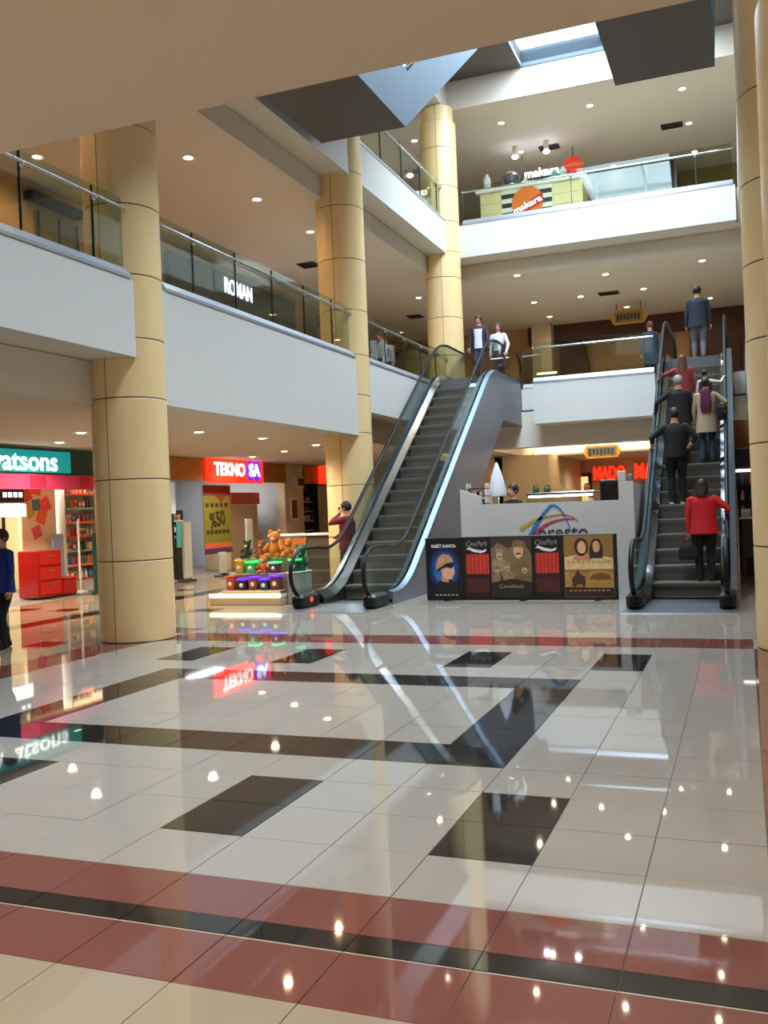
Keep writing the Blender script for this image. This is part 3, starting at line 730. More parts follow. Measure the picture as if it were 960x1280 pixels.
b = MB(); b.prism([(25.6, 2.48), (26.2, 2.48), (25.95, 2.25)], 'x', -15.49, -15.483); obj('printed_band', b, mat('pl120_52_36', (120, 52, 36)), t)
M_ink = mat('dark_ink', (40, 38, 20), .6)
text('lettering', '%50', .92, .50, (-15.48, 25.66, 1.72), '+x', M_ink, t, .006, .03, R_(8))
for z, n in ((2.12, 5), (1.28, 6)):
    for i in range(n):
        b = MB(); b.box(-15.488, -15.482, 25.0+1.4*i/n, 25.0+1.4*i/n+.17, z, z+.13); obj('printed_mark', b, M_ink, t)
b = MB(); b.tube([(-15.5, 24.85, 2.8), (-15.5, 26.52, 2.8)], .015, 6); obj('rod', b, M_steel, t)
for y in (24.95, 26.42):
    b = MB(); b.cyl((-15.5, y, 2.8), .006, .8, 6); obj('cord', b, M_steel, t)
M_gate = mat('gate_grey', (172, 170, 158), .5)
for y, lab in ((22.98, 'pale grey security gate panel nearest the front column'), (24.9, 'short pale stand below the olive sale banner'), (26.6, 'pale grey security gate panel right of the olive sale banner')):
    h = 1.72 if y != 24.9 else .75
    t = thing('security_gate', lab, 'gate', (-14.9, y, 0))
    b = MB(); b.cbox(-14.98, -14.88, y-.2, y+.24, .06, h, .04); obj('panel', b, M_gate, t); b = MB(); b.cbox(-15.1, -14.8, y-.25, y+.29, 0, .06, .015); obj('base', b, M_darksteel, t)
M_dk = mat('shop_dark', (52, 50, 54), .6)
shelf_unit(-18.6, 22.6, 25.2, 5, .3, .36, 'dark shelf unit of small electronics behind the sale banner', [mat('strip_grey', (170, 170, 176), .5)], 9, 'electronics shop behind sale banner', frame=M_dk)
shelf_unit(-18.4, 25.9, 28.2, 5, .3, .36, 'dark shelf unit of small electronics right of the sale banner', [mat('strip_grey', (170, 170, 176), .5)], 9, 'electronics shop right of sale banner', frame=M_dk)
boxs('wall_left.009', -20.0, -19.9, 21.1, 30.2, 0, 3.6, m=mat('bluegrey_wall', (176, 188, 204), .7))
t = thing('lightbox', 'pale grey light box with a blue figure, right of the front column', 'poster', (-15.9, 23.2, 1.9))
b = MB(); b.cbox(-16.0, -15.9, 22.5, 24.0, 1.95, 2.9, .02); obj('panel', b, mat('lit_grey', (200, 206, 216), .5, emit=.35), t)
b = MB(); b.prism([(22.75, 2.1), (22.95, 2.05), (23.1, 2.3), (23.05, 2.75), (22.85, 2.82), (22.7, 2.5)], 'x', -15.9, -15.892); obj('blue_figure', b, mat('blue_print', (30, 110, 200), .5, emit=.3), t)
for y in (22.6, 23.85):
    b = MB(); b.box(-15.97, -15.93, y, y+.05, 0, 1.95); obj('leg', b, M_darksteel, t)
t = thing('display_cabinet', 'beige display cabinet with red header at the right of the electronics shop', 'cabinet', (-16.6, 28.6, 0))
b = MB(); b.cbox(-17.2, -16.2, 27.6, 29.6, 0, 2.2, .02); obj('body', b, mat('beige_cab', (190, 172, 134), .6), t); b = MB(); b.cbox(-16.2, -16.1, 27.6, 29.6, 2.2, 2.62, .02); obj('header', b, mat('header_red', (196, 74, 40), .5), t)
t = thing('standee', 'turquoise and black standee behind the nearest security gate', 'display', (-15.6, 23.75, 0))
b = MB(); b.cbox(-15.68, -15.62, 23.5, 23.95, 0, 1.25, .03); obj('board', b, M_blackplastic, t); b = MB(); b.cbox(-15.62, -15.6, 23.52, 23.93, .95, 1.7, .01); obj('print', b, mat('turq', (70, 160, 160), .5), t)

# pier sign, third shop
t = thing('wall_sign', 'small reddish framed notice on the cream pier beside the electronics shop', 'sign', (-15.15, 30.6, 1.5))
b = MB(); b.cbox(-15.2, -15.15, 30.15, 30.75, 1.55, 2.4, .01); obj('frame', b, M_ring, t); b = MB(); b.box(-15.15, -15.142, 30.24, 30.66, 1.65, 2.3); obj('print', b, mat('print_red', (140, 60, 44), .6), t)
t = thing('speaker', 'small square beige box mounted high on the cream pier', 'speaker', (-15.1, 30.6, 2.75))
b = MB(); b.cbox(-15.2, -14.95, 30.3, 30.95, 2.75, 3.15, .03); obj('housing', b, M_wall, t); b = MB(); b.cbox(-14.95, -14.93, 30.38, 30.87, 2.82, 3.08, .01); obj('grille', b, M_vent, t)
b = MB(); b.box(-15.3, -15.12, 31.3, 33.0, 2.92, 3.58); obj('shop_fascia', b, M_orangewood, None, label='short orange wood fascia left of the second column', cat='fascia')
t = thing('shop_sign', 'narrow red lit sign edge just left of the second column', 'sign', (-14.9, 32.9, 2.9))
b = MB(); b.cbox(-15.12, -14.9, 32.5, 33.0, 2.9, 3.62, .04); obj('sign_box', b, M_redlit, t); b = MB(); b.box(-15.1, -14.88, 32.52, 32.98, 2.86, 2.9); obj('bracket', b, M_darksteel, t)
shelf_unit(-15.6, 31.35, 32.95, 6, .45, .36, 'wall shelf of small grey goods left of the second column', [mat('strip_grey', (170, 170, 176))], 6, 'wall unit left of second column', frame=M_dk)

# ------------------------------------------------------------------ toy stand beside the left escalator
t = thing('toy_plinth', 'low wide plinth with a glowing front edge under the toys', 'plinth', (-9.5, 17.1, 0))
b = MB(); b.cbox(-10.35, -8.72, 16.72, 17.6, 0, .16, .01); obj('base', b, mat('plinth', (190, 170, 140), .5), t)
b = MB(); b.box(-10.35, -8.72, 16.70, 16.74, .17, .235); obj('light_strip', b, mat('strip_lamp', (255, 240, 190), .5, emit=5), t)
b = MB(); b.box(-10.35, -8.72, 16.74, 17.6, .16, .22); obj('top', b, M_ring, t)
for k, (za, zb, ya_, yb_, xa_, xb_, lab) in enumerate(((.22, .30, 16.76, 17.06, -10.1, -8.74, 'lowest pale board step of the toy stand'), (.22, .62, 17.08, 17.32, -10.1, -8.74, 'middle pale board step of the toy stand'), (.22, .92, 17.34, 17.6, -10.1, -8.74, 'tallest pale board step at the back of the toy stand'))):
    t = thing('display_step', lab, 'display', ((xa_+xb_)/2, (ya_+yb_)/2, za))
    b = MB(); b.box(xa_+.01, xb_-.01, ya_+.01, yb_, za, zb-.03); obj('riser', b, mat('board', (150, 130, 104), .6), t); b = MB(); b.cbox(xa_, xb_, ya_, yb_, zb-.03, zb, .008); obj('top_board', b, mat('board_top', (170, 150, 124), .6), t)
t = thing('side_block', 'pale grey block at the right of the toy stand beside the escalator newel', 'display', (-8.5, 17.3, 0))
b = MB(); b.cbox(-8.70, -8.4, 17.0, 17.55, 0, .62, .015); obj('body', b, mat('block_grey', (176, 170, 160), .6), t); b = MB(); b.cbox(-8.71, -8.39, 16.99, 17.56, .62, .65, .008); obj('top', b, M_ring, t)
def crate(x, y, z, w, h, c, label, lamp=None):
    t = thing('toy_crate', label, 'toy', (x, y, z))
    m = mat('crate%d_%d_%d' % c, c, .5)
    b = MB(); b.cbox(x-w/2+.01, x+w/2-.01, y-.1, y+.1, z, z+h, .015); obj('body', b, m, t)
    b = MB(); b.cbox(x-w/2-.01, x+w/2+.01, y-.11, y+.11, z+h, z+h+.035, .008); obj('lid', b, mat('glow%d_%d_%d' % lamp, lamp, .5, emit=1.8) if lamp else m, t)
    b = MB(); b.ball((x, y-.1, z+h*.5), w*.22, .02, w*.22, 10, 6); obj('button', b, M_ring, t, SM)
PUR, GRN = (84, 30, 230), (40, 230, 110)
for x, w, h, c, lab, lp in ((-9.92, .2, .26, (196, 70, 40), 'orange red toy crate at the left front of the stand', None), (-9.66, .2, .2, (60, 40, 40), 'dark toy crate with purple glowing lid, second in front row', PUR), (-9.4, .2, .24, (150, 70, 50), 'brown toy crate with purple glowing lid, third in front row', PUR),
    (-9.15, .2, .2, (40, 70, 100), 'blue toy crate with purple glowing lid, middle of front row', PUR), (-8.9, .22, .26, (120, 60, 40), 'rust toy crate with purple lid, right end of front row', PUR)):
    crate(x, 16.92, .30, w, h, c, lab, lp)
for x, w, h, c, lab, lp in ((-9.86, .2, .24, (206, 160, 40), 'yellow toy crate on the middle step', None), (-9.6, .22, .22, (70, 190, 60), 'bright green toy crate with glowing lid on the middle step', GRN), (-9.06, .2, .2, (110, 50, 36), 'dark brown toy crate with green lid on the middle step', GRN), (-8.56, .2, .22, (30, 90, 60), 'dark green toy crate with glowing lid at the right', GRN)):
    crate(x, 17.2 if x < -8.7 else 17.12, .62 if x < -8.7 else .65, w, h, c, lab, lp)
def plush(x, y, z, s_, c, label):
    t = thing('plush_toy', label, 'toy', (x, y, z)); m = mat('plush%d_%d_%d' % c, c, .95, var=.2, scale=60)
    b = MB(); b.ball((x, y, z+.15*s_), .12*s_, .1*s_, .15*s_, 12, 8); obj('body', b, m, t, SM)
    b = MB(); b.ball((x, y-.02*s_, z+.36*s_), .1*s_, .09*s_, .1*s_, 12, 8); h = obj('head', b, m, t, SM)
    for q in (-1, 1):
        b = MB(); b.ball((x+q*.085*s_, y, z+.45*s_), .04*s_, .02*s_, .045*s_, 8, 6); obj('ear', b, m, h, SM)
        b = MB(); b.tube([(x+q*.1*s_, y-.03*s_, z+.24*s_), (x+q*.17*s_, y-.09*s_, z+.14*s_)], [.042*s_, .03*s_], 8); obj('arm', b, m, t, SM)
        b = MB(); b.tube([(x+q*.06*s_, y-.04*s_, z+.04*s_), (x+q*.11*s_, y-.2*s_, z+.045*s_)], [.05*s_, .042*s_], 8); obj('leg', b, m, t, SM)
    b = MB(); b.ball((x, y-.1*s_, z+.33*s_), .045*s_, .04*s_, .035*s_, 8, 6); obj('muzzle', b, mat('muzzle', (226, 190, 150), .9), h, SM)
for x, y, z, s_, c, lab in ((-9.33, 17.22, .62, .8, (206, 112, 50), 'orange plush toy in the middle of the stand'), (-8.86, 17.45, .92, .85, (190, 110, 40), 'orange plush toy on the top step, right of centre'),
    (-9.83, 17.45, .92, .8, (40, 60, 40), 'dark green plush toy on the top step at the left'), (-9.5, 17.45, .92, .8, (150, 84, 40), 'brown plush toy on the top step, left of centre'), (-9.18, 17.47, .92, 1.2, (206, 120, 40), 'tall orange plush toy at the centre of the top step'), (-8.56, 17.42, .65, 1.1, (40, 110, 90), 'teal plush toy on the grey block at the right end')):
    plush(x, y, z, s_, c, lab)
# sales counter
t = thing('sales_counter', 'beige and brown sales counter behind the toy stand', 'counter', (-10.3, 21.3, 0))
b = MB(); b.cbox(-11.15, -10.15, 20.95, 21.6, 0, 1.26, .02); obj('body', b, mat('counter_beige', (196, 180, 150), .5), t)
b = MB(); b.cbox(-10.15, -9.48, 20.98, 21.6, 0, 1.24, .02); obj('dark_panel', b, mat('counter_brown', (84, 70, 56), .5), t)
b = MB(); b.cbox(-11.2, -9.46, 20.9, 21.65, 1.26, 1.31, .012); obj('top', b, M_ring, t)
b = MB(); b.cbox(-10.85, -10.15, 20.93, 20.95, .95, 1.2, .005); obj('print', b, mat('orange_print', (190, 100, 40), .5), t)

# ------------------------------------------------------------------ poster board between the escalators
PY = 17.45
t = thing('poster_board', 'long low dark board of film posters standing between the escalators', 'poster', (-4.05, PY, 0))
PX0, PX1, PZ0, PZ1 = -5.87, -2.19, .045, 1.24
b = MB(); b.cbox(PX0, PX1, PY, PY+.06, PZ0-.03, PZ1, .012); obj('board', b, mat('board_black', (18, 16, 16), .4), t)
for x in (-5.5, -4.0, -2.6):
    b = MB(); b.prism([(PY+.06, 0), (PY+.42, 0), (PY+.06, .8)], 'x', x, x+.03); obj('rear_strut', b, M_blackplastic, t)
    b = MB(); b.box(x-.03, x+.06, PY-.0, PY+.06, 0, .03); obj('foot', b, M_blackplastic, t)
W = PX1-PX0
def pz(f): return PZ0+(PZ1-PZ0)*f
def px(f): return PX0+W*f
def pposter(f0, f1, c, lab):
    b = MB(); b.box(px(f0)+.01, px(f1)-.01, PY-.008, PY, PZ0+.02, PZ1-.025); return obj('film_poster', b, mat(*c), t, label=lab)
def art(poster, name, pts, c, layer=1, rough=.5, emit=0.0):
    y = PY-.008-.003*layer; b = MB(); b.prism([(px(u), pz(v)) for u, v in pts], 'y', y, y+.003)
    o = obj(name, b, mat('art%d_%d_%d' % c, c, rough, emit=emit, var=.32, scale=11), poster, org=ORG[t]); return o
def ell(u, v, a, bb, n=18, t0=0, t1=2*math.pi):
    return [(u+a*math.cos(t0+(t1-t0)*k/n), v+bb*math.sin(t0+(t1-t0)*k/n)) for k in range(n)]
p1 = pposter(0, .205, ('p_black', (12, 12, 14), .4), 'dark film poster with a blue glow and a capped man in profile')
for k, (a, bb, c) in enumerate(((.085, .36, (14, 34, 74)), (.072, .30, (24, 62, 124)), (.058, .25, (50, 104, 176)))):
    art(p1, 'blue_glow', ell(.105, .48, a, bb), c, 1+k)
art(p1, 'portrait_shirt', [(.04, .12), (.18, .12), (.165, .26), (.13, .33), (.08, .31), (.055, .24)], (22, 22, 24), 4)
art(p1, 'portrait_neck', [(.085, .29), (.125, .27), (.13, .42), (.09, .42)], (196, 140, 112), 5)
art(p1, 'portrait_face', [(.09, .40), (.098, .36), (.125, .32), (.148, .335), (.152, .38), (.162, .42), (.158, .47), (.155, .56), (.10, .58), (.085, .50)], (226, 170, 140), 6)
art(p1, 'portrait_cap', [(.062, .47), (.06, .56), (.07, .66), (.095, .735), (.13, .725), (.15, .66), (.155, .60), (.10, .55)], (196, 140, 104), 7)
art(p1, 'portrait_glasses', [(.058, .455), (.115, .52), (.145, .50), (.158, .545), (.155, .60), (.12, .585), (.07, .50)], (28, 22, 22), 8)
text('lettering', 'SABİT KANCA', .135*W, .085, (px(.103), PY-.02, pz(.86)), '-y', mat('poster_white', (236, 236, 232), .5), p1, .004, .02)
ORGp = ORG[t]
for k in range(6):
    art(p1, 'credit_mark', [(.05+.022*k, .055), (.064+.022*k, .055), (.064+.022*k, .075), (.05+.022*k, .075)], (170, 170, 170), 2)
def curtain(f0, f1, lab):
    p = pposter(f0, f1, ('p_brown', (30, 20, 20), .4), lab); n = 12; a, c = f0+.012, f1-.004
    for k in range(n):
        u0 = a+(c-a)*k/n; u1 = a+(c-a)*(k+1)/n
        art(p, 'curtain_fold', [(u0, .40), (u1, .40), (u1, .72), (u0, .72)], (204, 54, 32) if k % 2 else (168, 38, 26), 1)
    art(p, 'stage_edge', [(a, .36), (c, .36), (c, .40), (a, .40)], (40, 14, 14), 1); art(p, 'stage_floor', [(a, .1), (c, .1), (c, .34), (a, .34)], (74, 20, 20), 1)
    text('lettering', 'CinePark', .115*W, .10, (px((f0+f1)/2), PY-.02, pz(.885)), '-y', mat('poster_grey', (150, 146, 142), .5), p, .003, 0, 0, .25)
    m = (f0+f1)/2
    art(p, 'white_swoosh', [(m-.055, .80), (m-.04, .84), (m-.01, .80), (m+.03, .775), (m+.055, .80), (m+.05, .76), (m+.025, .735), (m-.015, .755), (m-.04, .795)], (232, 230, 226), 1)
    return p
curtain(.212, .352, 'dark poster with a red theatre curtain, second panel from the left')
p3 = pposter(.355, .575, ('p_sepia', (62, 46, 32), .5), 'sepia film poster of uniformed men in the middle of the board')
art(p3, 'battle_smoke', [(.36, .3), (.57, .3), (.57, .7), (.53, .92), (.45, .80), (.40, .90), (.36, .8)], (122, 98, 68), 1)
def soldier(u, v, s_, fc, uc, L):
    art(p3, 'portrait_uniform', [(u-.05*s_, v-.33*s_), (u+.05*s_, v-.33*s_), (u+.045*s_, v-.12*s_), (u+.015*s_, v-.07*s_), (u-.02*s_, v-.07*s_), (u-.048*s_, v-.13*s_)], uc, L)
    art(p3, 'portrait_face', ell(u, v, .021*s_, .095*s_), fc, L+1); art(p3, 'portrait_cap', [(u-.026*s_, v+.05*s_), (u+.026*s_, v+.05*s_), (u+.024*s_, v+.12*s_), (u, v+.14*s_), (u-.024*s_, v+.12*s_)], uc, L+2)
    art(p3, 'portrait_moustache', [(u-.012*s_, v-.045*s_), (u+.012*s_, v-.045*s_), (u+.008*s_, v-.025*s_), (u-.008*s_, v-.025*s_)], (60, 42, 30), L+2)
soldier(.405, .70, .8, (196, 166, 130), (150, 130, 104), 2); soldier(.505, .76, 1.25, (206, 164, 122), (120, 98, 64), 3); soldier(.445, .50, .7, (186, 150, 112), (140, 116, 78), 6); soldier(.535, .46, .7, (190, 150, 110), (110, 90, 58), 6); soldier(.39, .44, .6, (190, 152, 112), (128, 104, 70), 6)
art(p3, 'dark_ground', [(.36, .03), (.57, .03), (.57, .26), (.47, .32), (.36, .26)], (34, 26, 20), 10)
text('lettering', 'Çanakkale', .13*W, .085, (px(.465), PY-.05, pz(.20)), '-y', mat('poster_gold', (170, 146, 90), .5), p3, .003)
curtain(.580, .715, 'dark poster with a red theatre curtain, fourth panel from the left')
p5 = pposter(.735, .985, ('p_gold', (150, 106, 54), .5), 'golden film poster of a couple above a rider, right end of the board')
art(p5, 'golden_haze', [(.74, .45), (.98, .45), (.98, .62), (.90, .66), (.80, .68), (.74, .64)], (222, 190, 130), 1)
art(p5, 'golden_field', [(.74, .15), (.98, .15), (.98, .40), (.90, .44), (.82, .38), (.74, .42)], (176, 128, 60), 1)
art(p5, 'dark_ground', [(.74, .03), (.98, .03), (.98, .16), (.74, .18)], (50, 32, 20), 2)
art(p5, 'portrait_hair', ell(.825, .80, .034, .14), (60, 34, 22), 2); art(p5, 'portrait_face', ell(.828, .79, .022, .10), (222, 168, 124), 3); art(p5, 'portrait_shoulders', [(.78, .60), (.88, .60), (.86, .70), (.80, .70)], (206, 130, 104), 2)
art(p5, 'portrait_hair', [(.865, .62), (.93, .62), (.932, .80), (.915, .92), (.885, .92), (.868, .80)], (58, 28, 20), 2); art(p5, 'portrait_face', ell(.90, .80, .018, .09), (214, 158, 116), 3)
art(p5, 'rider', [(.775, .20), (.79, .16), (.80, .22), (.825, .22), (.832, .16), (.842, .22), (.84, .34), (.815, .38), (.805, .46), (.795, .38), (.775, .32)], (70, 44, 30), 4)
art(p5, 'hill', [(.86, .30), (.97, .30), (.96, .36), (.92, .40), (.88, .37)], (128, 70, 40), 3)
for k in range(9): art(p5, 'title_mark', [(.75+.025*k, .55), (.768+.025*k, .55), (.768+.025*k, .59), (.75+.025*k, .59)], (190, 156, 100), 3)
for k in range(9): art(p5, 'credit_mark', [(.76+.023*k, .115), (.775+.023*k, .115), (.775+.023*k, .13), (.76+.023*k, .13)], (190, 160, 110), 4)

# ------------------------------------------------------------------ cafe kiosk behind the posters
KY = 18.62
t = thing('cafe_kiosk', 'white cafe kiosk with a coloured arc logo behind the film posters', 'kiosk', (-3.7, KY, 0))
M_kw = mat('kiosk_white', (202, 196, 190), .5, var=.02)
b = MB(); b.prism([(-5.46, 0), (-1.98, 0), (-1.98, 2.2), (-2.26, 2.2), (-2.26, 1.84), (-5.02, 1.86), (-5.02, 2.02), (-5.46, 2.18)], 'y', KY, KY+.08); obj('front_panel', b, M_kw, t)
b = MB(); b.box(-5.46, -5.38, KY+.08, 21.0, 0, 2.15); obj('side_panel', b, M_kw, t); b = MB(); b.box(-2.06, -1.98, KY+.08, 21.0, 0, 2.15); obj('side_panel', b, M_kw, t)
b = MB(); b.box(-5.0, -2.28, KY+.08, KY+.55, 1.05, 1.1); obj('worktop', b, M_ring, t)
def ribbon(pts, w0, w1, c):
    b = MB(); n = len(pts); L_, R2 = [], []
    for i, (x, z) in enumerate(pts):
        x0_, z0_ = pts[max(i-1, 0)]; x1_, z1_ = pts[min(i+1, n-1)]; d = math.hypot(x1_-x0_, z1_-z0_) or 1; nx, nz = -(z1_-z0_)/d, (x1_-x0_)/d; w = w0+(w1-w0)*i/(n-1)
        L_.append((x+nx*w, z+nz*w)); R2.append((x-nx*w, z-nz*w))
    b.loft([[(a[0], KY-.012, a[1]), (e[0], KY-.012, e[1]), (e[0], KY, e[1]), (a[0], KY, a[1])] for a, e in zip(L_, R2)]); return b
def bez(p0, p1_, p2, n=14): return [tuple((1-s_)**2*p0[k]+2*s_*(1-s_)*p1_[k]+s_*s_*p2[k] for k in (0, 1)) for s_ in [i/n for i in range(n+1)]]
obj('logo_arc', ribbon(bez((-4.07, 1.08), (-3.86, 1.52), (-3.60, 1.77))+bez((-3.60, 1.77), (-3.40, 1.86), (-3.22, 1.30))[1:], .05, .008, 0), mat('arc_blue', (52, 122, 176), .4), t)
obj('logo_arc', ribbon(bez((-4.02, 1.10), (-3.72, 1.55), (-3.12, 1.50)), .045, .008, 0), mat('arc_red', (196, 60, 76), .4), t, label='red logo arc')
obj('logo_arc', ribbon(bez((-4.22, 1.32), (-3.86, 1.58), (-3.40, 1.60)), .045, .01, 0), mat('arc_yellow', (186, 160, 70), .4), t, label='yellow logo arc')
obj('logo_arc', ribbon(bez((-3.40, 1.60), (-3.2, 1.60), (-3.05, 1.45)), .012, .004, 0), mat('arc_orange', (214, 110, 60), .4), t, label='orange logo arc')
text('lettering', 'presto', .98, .34, (-3.37, KY-.012, 1.235), '-y', mat('logo_grey', (70, 68, 74), .5), t, .008, .005)
# things on and behind the kiosk
t = thing('parasol', 'folded white parasol standing behind the left end of the kiosk', 'parasol', (-4.86, 19.4, .25))
b = MB(); b.lathe([(.19, 2.02), (.20, 2.1), (.12, 2.45), (.04, 2.68), (.015, 2.74)], (-4.86, 19.4, 0), 14); obj('folded_canopy', b, mat('canvas', (222, 224, 230), .8), t, SM)
b = MB(); b.cyl((-4.86, 19.4, .25), .03, 1.8, 8); obj('pole', b, M_steel, t); b = MB(); b.cyl((-4.86, 19.4, .25), .22, .06, 16); obj('base', b, M_darksteel, t)
t = thing('shelf_rack', 'small dark rack of cups at the left of the kiosk opening', 'rack', (-5.1, KY+.3, 1.1))
for z in (1.86, 2.02, 2.18):
    b = MB(); b.box(-5.36, -4.95, KY+.15, KY+.45, z, z+.02); obj('shelf', b, M_darksteel, t)
for x in (-5.36, -4.97):
    b = MB(); b.box(x, x+.02, KY+.15, KY+.45, 1.1, 2.3); obj('upright', b, M_ring, t)
for i in range(6):
    b = MB(); x = -5.28+.12*(i % 3); z = 1.88+.16*(i//3); b.lathe([(.01, 0), (.028, 0), (.04, .09), (.034, .09), (.024, .01)], (x, KY+.3, z), 10, caps=False); obj('cup', b, PM[[2, 8, 9, 2, 0, 2][i]], None, SM, 'small cup on the %s shelf of the kiosk rack, %s' % (('lower', 'upper')[i//3], ('left', 'middle', 'right')[i % 3]), 'cup', 'cups on the kiosk rack')
t = thing('monitor', 'black till screen at the right of the kiosk opening', 'screen', (-2.52, 19.2, 1.1))
b = MB(); b.cbox(-2.70, -2.34, 19.2, 19.26, 1.83, 2.26, .015); obj('casing', b, M_blackplastic, t); b = MB(); b.box(-2.55, -2.49, 19.2, 19.25, 1.1, 1.85); obj('stand', b, M_blackplastic, t)
b = MB(); b.cbox(-2.68, -2.36, 19.19, 19.2, 1.86, 2.23, .004); obj('display', b, mat('screen_off', (16, 14, 14), .2), t)
b = MB(); b.cbox(-2.62, -2.42, 19.05, 19.35, 1.08, 1.1, .005); obj('foot', b, M_blackplastic, t)
t = thing('receipt_box', 'small white box on the right end of the kiosk', 'box', (-2.22, KY+.12, 2.2))
b = MB(); b.cbox(-2.27, -2.12, KY-.0, KY+.2, 2.2, 2.40, .012); obj('body', b, M_kw, t); b = MB(); b.cbox(-2.08, -1.99, KY, KY+.15, 2.2, 2.33, .01); obj('side_unit', b, M_clad, t)
t = thing('display_case', 'lit glass pastry case behind the kiosk front', 'display case', (-3.65, 20.1, 0))
b = MB(); b.cbox(-4.35, -2.9, 19.8, 20.5, 0, 1.45, .02); obj('base', b, M_darksteel, t); b = MB(); b.cbox(-4.35, -2.9, 19.8, 20.5, 2.0, 2.06, .01); obj('canopy', b, M_steel, t)
b = MB(); b.box(-4.3, -2.95, 19.86, 19.92, 1.955, 2.0); obj('light_tube', b, mat('tube_lamp', (255, 250, 235), .5, emit=6), t)
b = MB(); b.box(-4.34, -2.91, 19.8, 19.812, 1.45, 2.0); obj('glass_pane', b, M_glass_esc, t); b = MB(); b.box(-4.33, -2.92, 19.9, 20.45, 1.70, 1.715); obj('glass_shelf', b, M_glass_esc, t)
for i in range(9):
    x = -4.25+.155*i; b = MB(); b.lathe([(.005, .085), (.04, .075), (.06, .04), (.055, .0), (.01, 0)], (x, 20.05, 1.715 if i % 2 else 1.45), 9, caps=False)
    obj('pastry', b, mat('pastry%d' % (i % 4), [(200, 140, 70), (226, 190, 120), (170, 90, 40), (214, 80, 60)][i % 4], .6), None, SM, 'small %s pastry in the lit case, %s from the left' % (('golden', 'pale', 'brown', 'red')[i % 4], ('first', 'second', 'third', 'fourth', 'fifth', 'sixth', 'seventh', 'eighth', 'ninth')[i]), 'pastry', 'pastries in the lit case')
light('case_light', 'AREA', (-3.65, 19.95, 1.94), 25, (1, .94, .82), 1.2, .3)
for i, (x, z, c) in enumerate(((-4.2, 2.1, (40, 90, 60)), (-3.95, 2.08, (60, 90, 70)), (-3.1, 2.08, (176, 90, 50)), (-2.85, 1.45, (206, 190, 150)))):
    t = thing('jar', 'squat %s jar %s' % (('dark green', 'grey green', 'orange', 'cream')[i], ('left on top of the pastry case', 'beside the dark green jar on the case', 'right on top of the pastry case', 'near the till screen')[i]), 'jar', (x, 20.15, 2.06 if i < 3 else 1.1))
    z0 = 2.06 if i < 3 else 1.1; h = .13 if i < 3 else .8
    b = MB(); b.lathe([(.01, 0), (.06, 0), (.07, .03), (.07, h*.8), (.05, h), (.01, h)], (x, 20.15 if i < 3 else KY+.4, z0), 10, caps=False); obj('body', b, mat('jar%d' % i, c, .3), t, SM); b = MB(); b.cyl((x, 20.15 if i < 3 else KY+.4, z0+h), .055, .03, 10); obj('lid', b, M_steel, t)

# back of the ground floor: red letters, hanging sign, doorway, tray lighting
t = thing('wall_sign', 'red glowing capital letters on the back wall above the lit doorway, left sign', 'sign', (-5.3, 40.7, 2.65))
b = MB(); b.box(-6.05, -4.58, 40.76, 40.8, 2.62, 3.34); obj('backing', b, M_warm, t)
text('lettering', 'MADO', 1.34, .58, (-5.3, 40.74, 2.98), '-y', M_redlit, t, .05, .03)
t = thing('wall_sign', 'red glowing capital letters on the back wall, right sign half hidden by the escalator', 'sign', (-3.3, 40.7, 2.65))
b = MB(); b.box(-4.3, -2.6, 40.76, 40.8, 2.62, 3.42); obj('backing', b, M_warm, t)
text('lettering', 'MADO', 1.6, .66, (-3.45, 40.74, 3.0), '-y', M_redlit, t, .05, .03)
t = thing('door_frame', 'lit yellow doorway in the back wall below the red letters', 'doorway', (-6.6, 40.75, 0)); t['kind'] = 'thing'
b = MB(); b.box(-7.15, -7.0, 40.7, 40.8, 0, 3.0); b.box(-6.2, -6.05, 40.7, 40.8, 0, 3.0); b.box(-7.15, -6.05, 40.7, 40.8, 2.9, 3.05); obj('frame', b, M_wood, t)
b = MB(); b.box(-7.0, -6.2, 40.78, 40.8, 0, 2.9); obj('lit_opening', b, mat('lit_door', (255, 214, 140), .6, emit=1.0), t)
def hanging_sign(x0_, x1_, y, z0, z1, top, label, c, edge):
    t = thing('hanging_sign', label, 'sign', ((x0_+x1_)/2, y, z0))
    w = (z1-z0)/2; zc = (z0+z1)/2
    poly = [(x0_+w*.6, z0), (x1_-w*.6, z0), (x1_, zc), (x1_-w*.6, z1), (x0_+w*.6, z1), (x0_, zc)]
    b = MB(); b.prism(poly, 'y', y, y+.12); obj('body', b, edge, t)
    b = MB(); b.box(x0_+w*.75, x1_-w*.75, y-.012, y, z0+.06, z1-.06); f = obj('face_panel', b, c, t)
    n = 7
    for i in range(n):
        a = x0_+w+(x1_-x0_-2*w)*i/n; b = MB(); b.box(a, a+(x1_-x0_-2*w)/n*.7, y-.018, y-.012, zc-(.10 if i % 3 else .14), zc+.1); obj('printed_mark', b, M_charcoal, f, org=ORG[t])
    for x in (x0_+w, x1_-w):
        b = MB(); b.cyl((x, y+.06, z1), .015, top-z1, 6); obj('hanger', b, M_darksteel, t)
M_gold = mat('gold_sign', (206, 156, 60), .35, .5)
hanging_sign(-5.02, -3.74, 32.0, 3.28, 3.70, 4.24, 'grey hanging sign with golden ends under the lit ceiling tray', mat('sign_grey', (120, 124, 130), .5), M_gold)
hanging_sign(-4.45, -3.05, 36.0, 8.40, 8.92, 9.2, 'golden hanging sign with dark lettering before the wooden wall upstairs', mat('sign_tan', (150, 120, 80), .5), M_gold)
